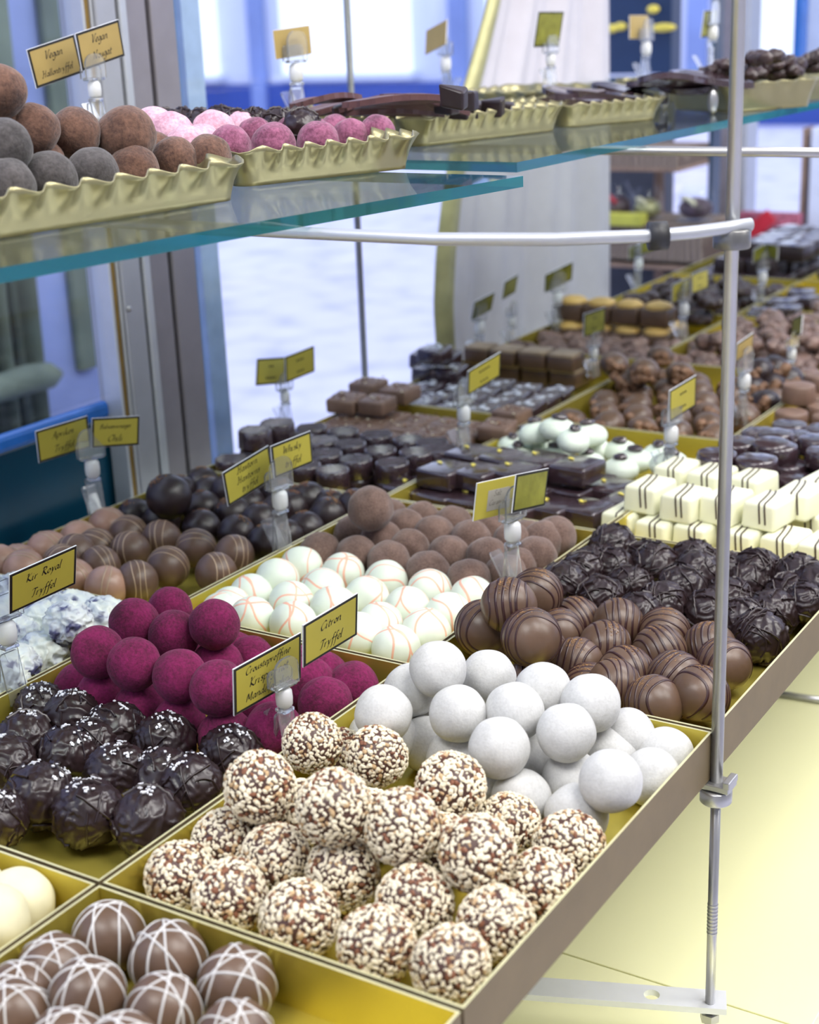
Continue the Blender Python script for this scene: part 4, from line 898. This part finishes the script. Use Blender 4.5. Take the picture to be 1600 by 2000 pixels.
world('chocolate_bark', src, [(un(x, y, ZT + z), 0) for x, y, z in ((1110, 195, .016), (1150, 192, .018), (1190, 188, .018), (1070, 190, .014), (1230, 182, .018), (1120, 176, .024), (1320, 160, .028), (1345, 166, .024), (1290, 170, .022), (1370, 168, .022), (1390, 155, .028))], 'thin dark chocolate bark', 'dark chocolate bark', 'chocolate bark', 8, jit=.6, tilt=.2, rz=.8)
src = [cluster(s, 'chunk_dark', 'flake_cluster', .012) for s in (191, 192)]
for o in src: o.name = 'flake_cluster'
world('flake_cluster', src, [(un(x, y, ZT + z), 0) for x, y, z in ((1395, 142, .032), (1425, 132, .036), (1455, 122, .038), (1482, 128, .034), (1500, 112, .044), (1520, 124, .036), (1545, 130, .032), (1440, 146, .028), (1470, 145, .028), (1505, 142, .028), (1535, 146, .026), (1585, 116, .036), (1598, 128, .030))], 'spiky dark chocolate cluster', 'spiky dark clusters on the upper shelf', 'chocolate cluster', 9, jit=3, tilt=.5)
CLIPS = {'a': ([-0.7453, 0.7924, 1.302], 1.32, 'clear clip holding the two Vegan cards'), 'b': ([-0.7448, 1.0276, 1.29], 1.3193, 'clear clip behind the berry truffles on the upper shelf'), 'c': ([-0.805, 1.3693, 1.285], 1.3116, 'clear clip by the dark bark on the upper shelf'), 'd': ([-0.6806, 1.3583, 1.298], 1.3132, 'clear clip before the white curtain on the upper shelf'), 'e': ([-0.6987, 1.6327, 1.285], 1.3142, 'clear clip before the navy wall on the upper shelf'), 'f': ([-0.8039, 0.8099, 1.0], 1.0368, 'clear clip holding the Aprikos and Balsamvinäger cards'), 'g': ([-0.6243, 0.8105, 1.0], 1.0357, 'clear clip holding the Havtorn and Whisky cards'), 'h': ([-0.8335, 1.101, 1.0], 1.0234, 'clear clip standing before the bright street window'), 'i': ([-0.621, 0.5441, 1.0], 1.0352, 'clear clip holding the Kir Royal card at left edge'), 'j': ([-0.4468, 0.5719, 1.0], 1.0204, 'clear clip standing between magenta truffles and nut truffles'), 'k': ([-0.4452, 0.8265, 1.0], 1.0334, 'clear clip holding the handwritten note among cocoa truffles'), 'l': ([-0.6282, 1.0817, 1.0], 1.033, 'clear clip between milk nib squares and gold leaf squares'), 'm': ([-0.4436, 1.0952, 1.0], 1.0319, 'clear clip beside the mint domes, left of the rod'), 'n': ([-0.8063, 1.4284, 1.0], 1.0289, 'leftmost clear clip before the white curtain, lower level'), 'o': ([-0.8014, 1.4943, 1.0], 1.0238, 'middle clear clip before the white curtain, lower level'), 'p': ([-0.7883, 1.5864, 1.0], 1.035, 'rightmost clear clip before the white curtain, lower level'), 'q': ([-0.6578, 1.4074, 1.0], 1.0165, 'clear clip right of the tan-topped squares'), 'r': ([-0.6345, 1.598, 1.0], 1.0302, 'clear clip right of the caramel squares'), 's': ([-0.8091, 1.8722, 1.0], 1.0311, 'clear clip before the wicker stand'), 't': ([-0.6195, 1.8215, 1.0], 1.031, 'clear clip by the stacked dark slabs'), 'u': ([-0.451, 1.2861, 1.0], 1.0322, 'clear clip just right of the rod, above walnuts'), 'v': ([-0.4654, 1.4657, 1.0], 1.0191, 'clear clip near the right edge above pale clusters'), 'e2': ([-0.6039, 1.5874, 1.285], 1.33, 'clear clip of the furthest right upper card')}
CARDS = [
('a', [-0.7686, 0.7813, 1.3395], [1.407, 0.068, -0.216], 0.0405, 0.0262, ['Vegan', 'Hallontryffel'], 'card_tan', 'tan card reading Vegan Hallontryffel, above the cocoa truffles at top left'),
('a', [-0.744, 0.8009, 1.3489], [1.504, 0.095, -0.201], 0.041, 0.0249, ['Vegan', 'Nougat'], 'card_tan', 'tan card reading Vegan Nougat, above the cocoa truffles at top left'),
('b', [-0.7491, 1.0308, 1.3429], [1.385, 0.017, -0.069], 0.0405, 0.0224, [], 'card_tan', 'blank tan card on clip behind the berry truffles, upper shelf'),
('c', [-0.8149, 1.3694, 1.3376], [-0.541, -0.236, -0.259], 0.0418, 0.0252, [], 'card_tan', 'small tilted tan card above the dark bark on the upper shelf'),
('d', [-0.6845, 1.3621, 1.342], [1.388, 0.186, 0.023], 0.0405, 0.033, [], 'card_olive', 'olive-gold card on the upper shelf before the white curtain'),
('e', [-0.7079, 1.6323, 1.3375], [1.446, -0.024, 0.023], 0.04, 0.0249, [], 'card_tan', 'blank tan card before the navy wall on the upper shelf'),
('e2', [-0.6076, 1.5847, 1.3392], [1.617, 0.12, -0.008], 0.0403, 0.0271, [], 'card_olive', 'small dark card furthest right on the upper shelf, left of the rod'),
('f', [-0.8235, 0.802, 1.0601], [1.273, 0.159, -0.076], 0.045, 0.0268, ['Aprikos', 'Tryffel'], 'card', 'gold card reading Aprikos Tryffel, left of its clip'),
('f', [-0.7907, 0.8257, 1.0637], [1.007, 0.094, 0.095], 0.0376, 0.024, ['Balsamvinäger', 'Chili'], 'card', 'gold card reading Balsamvinäger Chili, right half of its pair'),
('g', [-0.6435, 0.8006, 1.054], [1.421, 0.116, -0.209], 0.0458, 0.0274, ['Havtorn', 'Havtorns', 'tryffel'], 'card', 'bright gold card reading Havtorn Havtorns tryffel'),
('g', [-0.6198, 0.8223, 1.0668], [1.368, 0.05, -0.071], 0.0384, 0.0243, ['Whisky', 'tryffel'], 'card', 'bright gold card reading Whisky tryffel'),
('h', [-0.8466, 1.0985, 1.0475], [1.474, 0.016, 0.154], 0.0396, 0.0252, ['~~', '~~~~'], 'card', 'left card of the pair before the bright street window'),
('h', [-0.8241, 1.1147, 1.0527], [1.464, 0.105, -0.07], 0.0408, 0.0257, ['~~~', '~~~'], 'card', 'right card of the pair before the bright street window'),
('i', [-0.6045, 0.5608, 1.0646], [1.443, 0.305, -0.08], 0.0466, 0.0274, ['Kir Royal', 'Tryffel'], 'card', 'gold card reading Kir Royal Tryffel at the left edge'),
('j', [-0.4529, 0.5671, 1.0348], [1.426, 0.155, -0.067], 0.0496, 0.0287, ['Crousteproffine', 'Krispig nöt', 'Mandelpraliné'], 'card', 'long gold card with three lines above the magenta truffles'),
('j', [-0.429, 0.5924, 1.0546], [1.411, 0.208, -0.124], 0.0409, 0.0272, ['Citron', 'Tryffel'], 'card', 'gold card reading Citron Tryffel beside the striped white truffles'),
('k', [-0.457, 0.8241, 1.0559], [1.357, 0.076, 0.102], 0.0396, 0.026, ['Salt', 'Caramel'], 'card', 'gold card with grey handwritten paper note above the cocoa truffles'),
('k', [-0.4377, 0.838, 1.0596], [1.457, 0.05, 0.148], 0.0391, 0.0259, [], 'card_olive', 'dark olive card right of the handwritten note card'),
('l', [-0.6167, 1.0981, 1.0658], [1.387, 0.276, -0.239], 0.0423, 0.0248, ['~~~~', '~~~'], 'card', 'tilted gold card above the frosted dark squares'),
('m', [-0.4387, 1.1052, 1.0597], [1.434, 0.074, -0.108], 0.0418, 0.0269, ['~~~', '~~~'], 'card', 'tan-gold card above the walnut truffles, left of the rod'),
('n', [-0.8052, 1.4348, 1.0521], [1.523, 0.321, -0.116], 0.0405, 0.0226, [], 'card_olive', 'leftmost small olive card before the white curtain, lower level'),
('o', [-0.8071, 1.5023, 1.0617], [1.673, 0.208, -0.066], 0.0397, 0.0213, [], 'card_olive', 'middle small olive card before the white curtain, lower level'),
('p', [-0.7895, 1.5913, 1.0595], [1.254, 0.321, -0.249], 0.0442, 0.0247, [], 'card_olive', 'rightmost olive card before the white curtain, lower level'),
('q', [-0.6606, 1.4143, 1.0478], [1.433, 0.033, -0.013], 0.0401, 0.0251, ['~~', '~~~'], 'card_olive', 'small olive card at the right end of the tan-topped squares'),
('r', [-0.6399, 1.5995, 1.0512], [1.475, 0.058, -0.064], 0.0401, 0.0221, ['~~~~', '~~~'], 'card', 'left card of the pair above the caramel squares'),
('r', [-0.6226, 1.614, 1.0603], [1.463, -0.009, -0.028], 0.0397, 0.0228, ['~~~', '~~~'], 'card', 'right card of the pair above the caramel squares'),
('s', [-0.8146, 1.872, 1.0477], [1.578, 0.012, -0.044], 0.0397, 0.0176, [], 'card_olive', 'left olive card before the wicker stand'),
('s', [-0.801, 1.8831, 1.0537], [1.496, 0.088, -0.025], 0.0397, 0.018, [], 'card_olive', 'right olive card before the wicker stand'),
('t', [-0.6262, 1.8255, 1.0601], [1.534, 0.08, -0.056], 0.0398, 0.0181, [], 'card_olive', 'left half of tent card above the dark slabs'),
('t', [-0.6135, 1.8341, 1.0614], [-0.853, -0.03, -0.043], 0.0399, 0.0185, [], 'card_olive', 'right half of tent card above the dark slabs'),
('u', [-0.4546, 1.2926, 1.0619], [1.538, 0.08, -0.075], 0.0399, 0.018, ['~~~'], 'card_tan', 'small dark-edged card just right of the rod above walnuts'),
('v', [-0.4635, 1.4743, 1.0463], [-1.064, -0.109, -0.291], 0.0409, 0.0199, [], 'card_olive', 'small olive card near the right edge above pale clusters'),
]
# ------------------------------------------------------------------ lettering: broad-nib pen strokes
GL = {'a': (10, "7,9 4,10 1,7 0,3 2,0 5,2 8,9;8,10 7,3 8,0 10,1"), 'b': (9, "2,20 0,2 3,0 7,3 8,8 5,10 1,6"), 'c': (8, "8,8 5,10 1,7 0,3 3,0 7,2"), 'd': (10, "7,9 4,10 1,7 0,3 2,0 5,2 8,9;9,20 7,3 8,0 10,1"),
      'e': (8, "1,5 6,6 7,9 4,10 1,7 0,3 3,0 7,2"), 'f': (7, "9,19 6,20 4,15 2,-6 -1,-8;0,10 8,10"), 'g': (9, "7,9 4,10 1,7 0,3 3,1 7,7;8,10 7,-4 4,-8 0,-6"), 'h': (10, "2,20 0,0;1,5 4,9 7,10 8,7 7,2 8,0 10,1"),
      'i': (5, "1,10 0,2 1,0 3,1;2,14 2.8,14.8"), 'k': (8, "2,20 0,0;7,10 1,5 7,0"), 'l': (4, "2,20 0,3 1,0 3,1"), 'm': (14, "0,10 0,0;0,5 3,10 5,8 5,0;5,5 8,10 10,8 10,1 12,0"), 'n': (10, "1,10 0,0;0,5 4,10 7,9 7,2 8,0 10,1"),
      'o': (8, "4,10 1,7 0,3 3,0 6,3 7,7 4,10"), 'p': (9, "1,10 -1,-8;0,5 4,10 8,8 7,3 3,0 0,1"), 'r': (7, "1,10 0,0;0,5 3,9 6,10"), 's': (7, "6,9 3,10 1,8 5,4 4,1 0,1"), 't': (6, "3,15 1,3 2,0 5,1;0,10 6,10"),
      'u': (10, "1,10 0,3 2,0 5,2 8,10;8,10 7,2 9,0"), 'v': (8, "0,10 2,9 3,0 7,10"), 'y': (9, "0,10 2,9 3,1;8,10 3,-2 0,-8"), 'ä': (10, "7,9 4,10 1,7 0,3 2,0 5,2 8,9;8,10 7,3 8,0 10,1;2,14 2.8,14.8;6,14 6.8,14.8"),
      'ö': (8, "4,10 1,7 0,3 3,0 6,3 7,7 4,10;2,14 2.8,14.8;6,14 6.8,14.8"), 'é': (8, "1,5 6,6 7,9 4,10 1,7 0,3 3,0 7,2;4,13 7,16"),
      'V': (12, "0,18 3,19 4,0 12,19 14,18"), 'H': (15, "0,17 4,19 2,0 -1,1;3,10 11,11;13,19 10,2 12,0"), 'N': (15, "0,0 3,18 9,0 13,19 15,18"), 'T': (12, "0,16 3,19 14,18;8,18 5,1 2,0"), 'A': (14, "-1,0 2,2 9,19 11,0 13,0;3,8 11,8"),
      'B': (12, "3,19 1,0 6,0 10,4 8,9 3,10 9,12 10,16 6,19 0,17"), 'C': (12, "12,16 9,19 3,15 0,8 2,1 6,0 11,4"), 'W': (19, "0,18 3,19 4,0 10,14 12,0 20,19"), 'K': (14, "0,17 4,19 2,0;12,19 3,9 12,0 14,1"),
      'R': (14, "0,16 4,19 2,0;4,19 10,18 10,13 4,10 12,0 14,1"), 'M': (17, "0,0 3,18 8,4 14,19 13,0 15,1"), 'S': (11, "9,17 6,19 2,15 8,6 5,0 0,2"), '~': (12, "0,4 2,9 4,2 6,9 8,2 10,7"), ' ': (7, "")}
def smoothline(pts, n=4):
    if len(pts) < 3: return pts
    out = []; P = [pts[0]] + pts + [pts[-1]]
    for k in range(1, len(P) - 2):
        for q in range(n):
            t_ = q / n; a, b_, c, d = P[k - 1], P[k], P[k + 1], P[k + 2]
            out.append(tuple(.5 * ((2 * b_[i]) + (-a[i] + c[i]) * t_ + (2 * a[i] - 5 * b_[i] + 4 * c[i] - d[i]) * t_ ** 2 + (-a[i] + 3 * b_[i] - 3 * c[i] + d[i]) * t_ ** 3) for i in (0, 1)))
    out.append(pts[-1]); return out
def letters(lines, w, h, parent, y, fill=.66, nib=1.7, dx=0, dz=0, maxu=.00027):
    b = MB(); i = b.mi('ink'); nl = len(lines)
    for li, s in enumerate(lines):
        adv = sum(GL[c][0] + 1.6 for c in s); u = min(w * fill / adv, h * .88 / (nl * 25 + 3), maxu)
        x = -adv * u / 2 + dx; z0 = dz + h * (.5 - (li + .72) / nl * .86 - .03) - 3 * u
        for c in s:
            for st in (GL[c][1].split(';') if GL[c][1] else []):
                p = smoothline([tuple(float(v) for v in q.split(',')) for q in st.split()])
                p = [(x + (a + .22 * b_) * u, z0 + b_ * u) for a, b_ in p]; nx_, nz2 = nib * u * .82, nib * u * .60; mn = nib * u * .28
                for (ax, az), (bx, bz_) in zip(p, p[1:]):
                    d = math.hypot(bx - ax, bz_ - az) or 1; tx, tz = (bx - ax) / d, (bz_ - az) / d; cr = nx_ * tz - nz2 * tx
                    ox, oz = (tz * max(abs(cr), mn), -tx * max(abs(cr), mn))
                    vs = [b.b.verts.new((ax - ox, y, az - oz)), b.b.verts.new((bx - ox, y, bz_ - oz)), b.b.verts.new((bx + ox, y, bz_ + oz)), b.b.verts.new((ax + ox, y, az + oz))]
                    b.b.faces.new(vs).material_index = i
            x += (GL[c][0] + 1.6) * u
    o = b.obj('lettering', parent); o['label'] = 'black lettering'; return o
for k, (clip, c, ang, w, h, lines, m, lab) in enumerate(CARDS):
    b = MB(); b.box((0, 0, 0), (w, .0008, h), 'cardedge')
    rm = (Matrix.Rotation(ang[0], 3, 'Z') @ Matrix.Rotation(ang[1], 3, 'X') @ Matrix.Rotation(ang[2], 3, 'Y'))
    o = b.obj('price_card'); o.location = c; o.rotation_euler = rm.to_euler(); tag(o, lab, 'card')
    f = MB(); bd = .0016 if m != 'card_tan' or lines else .0002
    if k in (16, 2, 5): bd = .0002
    f.box((0, -.00045, 0), (w - .0004, .0002, h - .0004), 'ink' if bd > .001 else m); f.obj('border', o)
    f = MB(); f.box((0, -.00060, 0), (w - 2 * bd - .0004, .0002, h - 2 * bd - .0004), m); f.obj('card_face', o)
    if k == 16:
        f = MB(); f.box((.003, -.00075, -.001), (w * .55, .0002, h * .55), 'paper'); p_ = f.obj('paper_note', o); p_['label'] = 'grey handwritten paper note'
        letters(lines, w * .5, h * .55, o, -.00092, .8, .8, .002, 0, .0002)
    elif lines: letters(lines, w, h, o, -.00078)
# ------------------------------------------------------------------ clear clips
def plate(b, w, h, th, c, m, rot=None, rtop=.3, seg=10):
    """upright plate with rounded top, standing on its lower edge"""
    i = b.mi(m); pts = [(-w / 2, 0), (w / 2, 0)]; R = w * rtop
    for k in range(seg + 1): a = PI / 2 * k / seg; pts.append((w / 2 - R + R * math.cos(a), h - R + R * math.sin(a)))
    for k in range(seg + 1): a = PI / 2 + PI / 2 * k / seg; pts.append((-w / 2 + R + R * math.cos(a), h - R + R * math.sin(a)))
    T = lambda v: (rot @ Vector(v) if rot else Vector(v)) + Vector(c)
    A = [b.b.verts.new(T((x, -th / 2, z))) for x, z in pts]; B = [b.b.verts.new(T((x, th / 2, z))) for x, z in pts]; n = len(pts)
    b.b.faces.new(A).material_index = i; b.b.faces.new(B[::-1]).material_index = i
    for k in range(n): b.b.faces.new((A[k], B[k], B[(k + 1) % n], A[(k + 1) % n])).material_index = i
    bmesh.ops.recalc_face_normals(b.b, faces=b.b.faces)
for k, (P, zj, lab) in CLIPS.items():
    cc = [c for c in CARDS if c[0] == k]; yaw = sum(c[2][0] for c in cc) / len(cc) if k not in ('v', 't') else 1.45; base = Vector(P); j = zj - base.z; s = 1.0 if j > .026 else .8
    r = bpy.data.objects.new('sign_clip', None); COL.objects.link(r); r.location = base; r.rotation_euler = (0, 0, yaw); tag(r, lab, 'sign clip', 'clear plastic sign clips')
    hb = j - .007 * s + .008
    b = MB(); plate(b, .013 * s, hb, .0016, (0, -.0035, -.008), 'plastic', Matrix.Rotation(-.16, 3, 'X'), .18)
    plate(b, .013 * s, hb * .85, .0016, (0, .0045, -.008), 'plastic', Matrix.Rotation(.10, 3, 'X'), .18); b.box((0, 0, j - .0085 * s), (.010 * s, .0075, .0025), 'plastic', .0008); b.obj('clamp', r)
    b = MB(); plate(b, .011 * s, hb * .62, .0015, (.001, .0055, -.002), 'plastic', Matrix.Rotation(-.55, 3, 'X'), .15); b.obj('lever', r)
    b = MB(); q = .0056 * s; hh = .0074 * s; b.lathe([(0, -hh), (q * .62, -hh), (q * .98, -hh * .66), (q * 1.04, 0), (q * .98, hh * .66), (q * .62, hh), (0, hh)], 'frost', 24, (0, 0, j)); b.obj('joint', r, True)
    hj = .0165 if s < 1 else .0235
    b = MB(); b.box((0, -.0005, j + .0088 * s), (.019 * s, .0062, .0022), 'plastic', .0008); b.tube([(0, 0, j + .006 * s), (0, 0, j + .009 * s)], .0022, 'plastic', 12)
    plate(b, .0215 * s, hj, .0016, (0, -.0030, j + .0090 * s), 'plastic', None, .42); plate(b, .0215 * s, hj * .55, .0014, (0, .0026, j + .0090 * s), 'plastic', None, .2); b.obj('card_jaw', r)
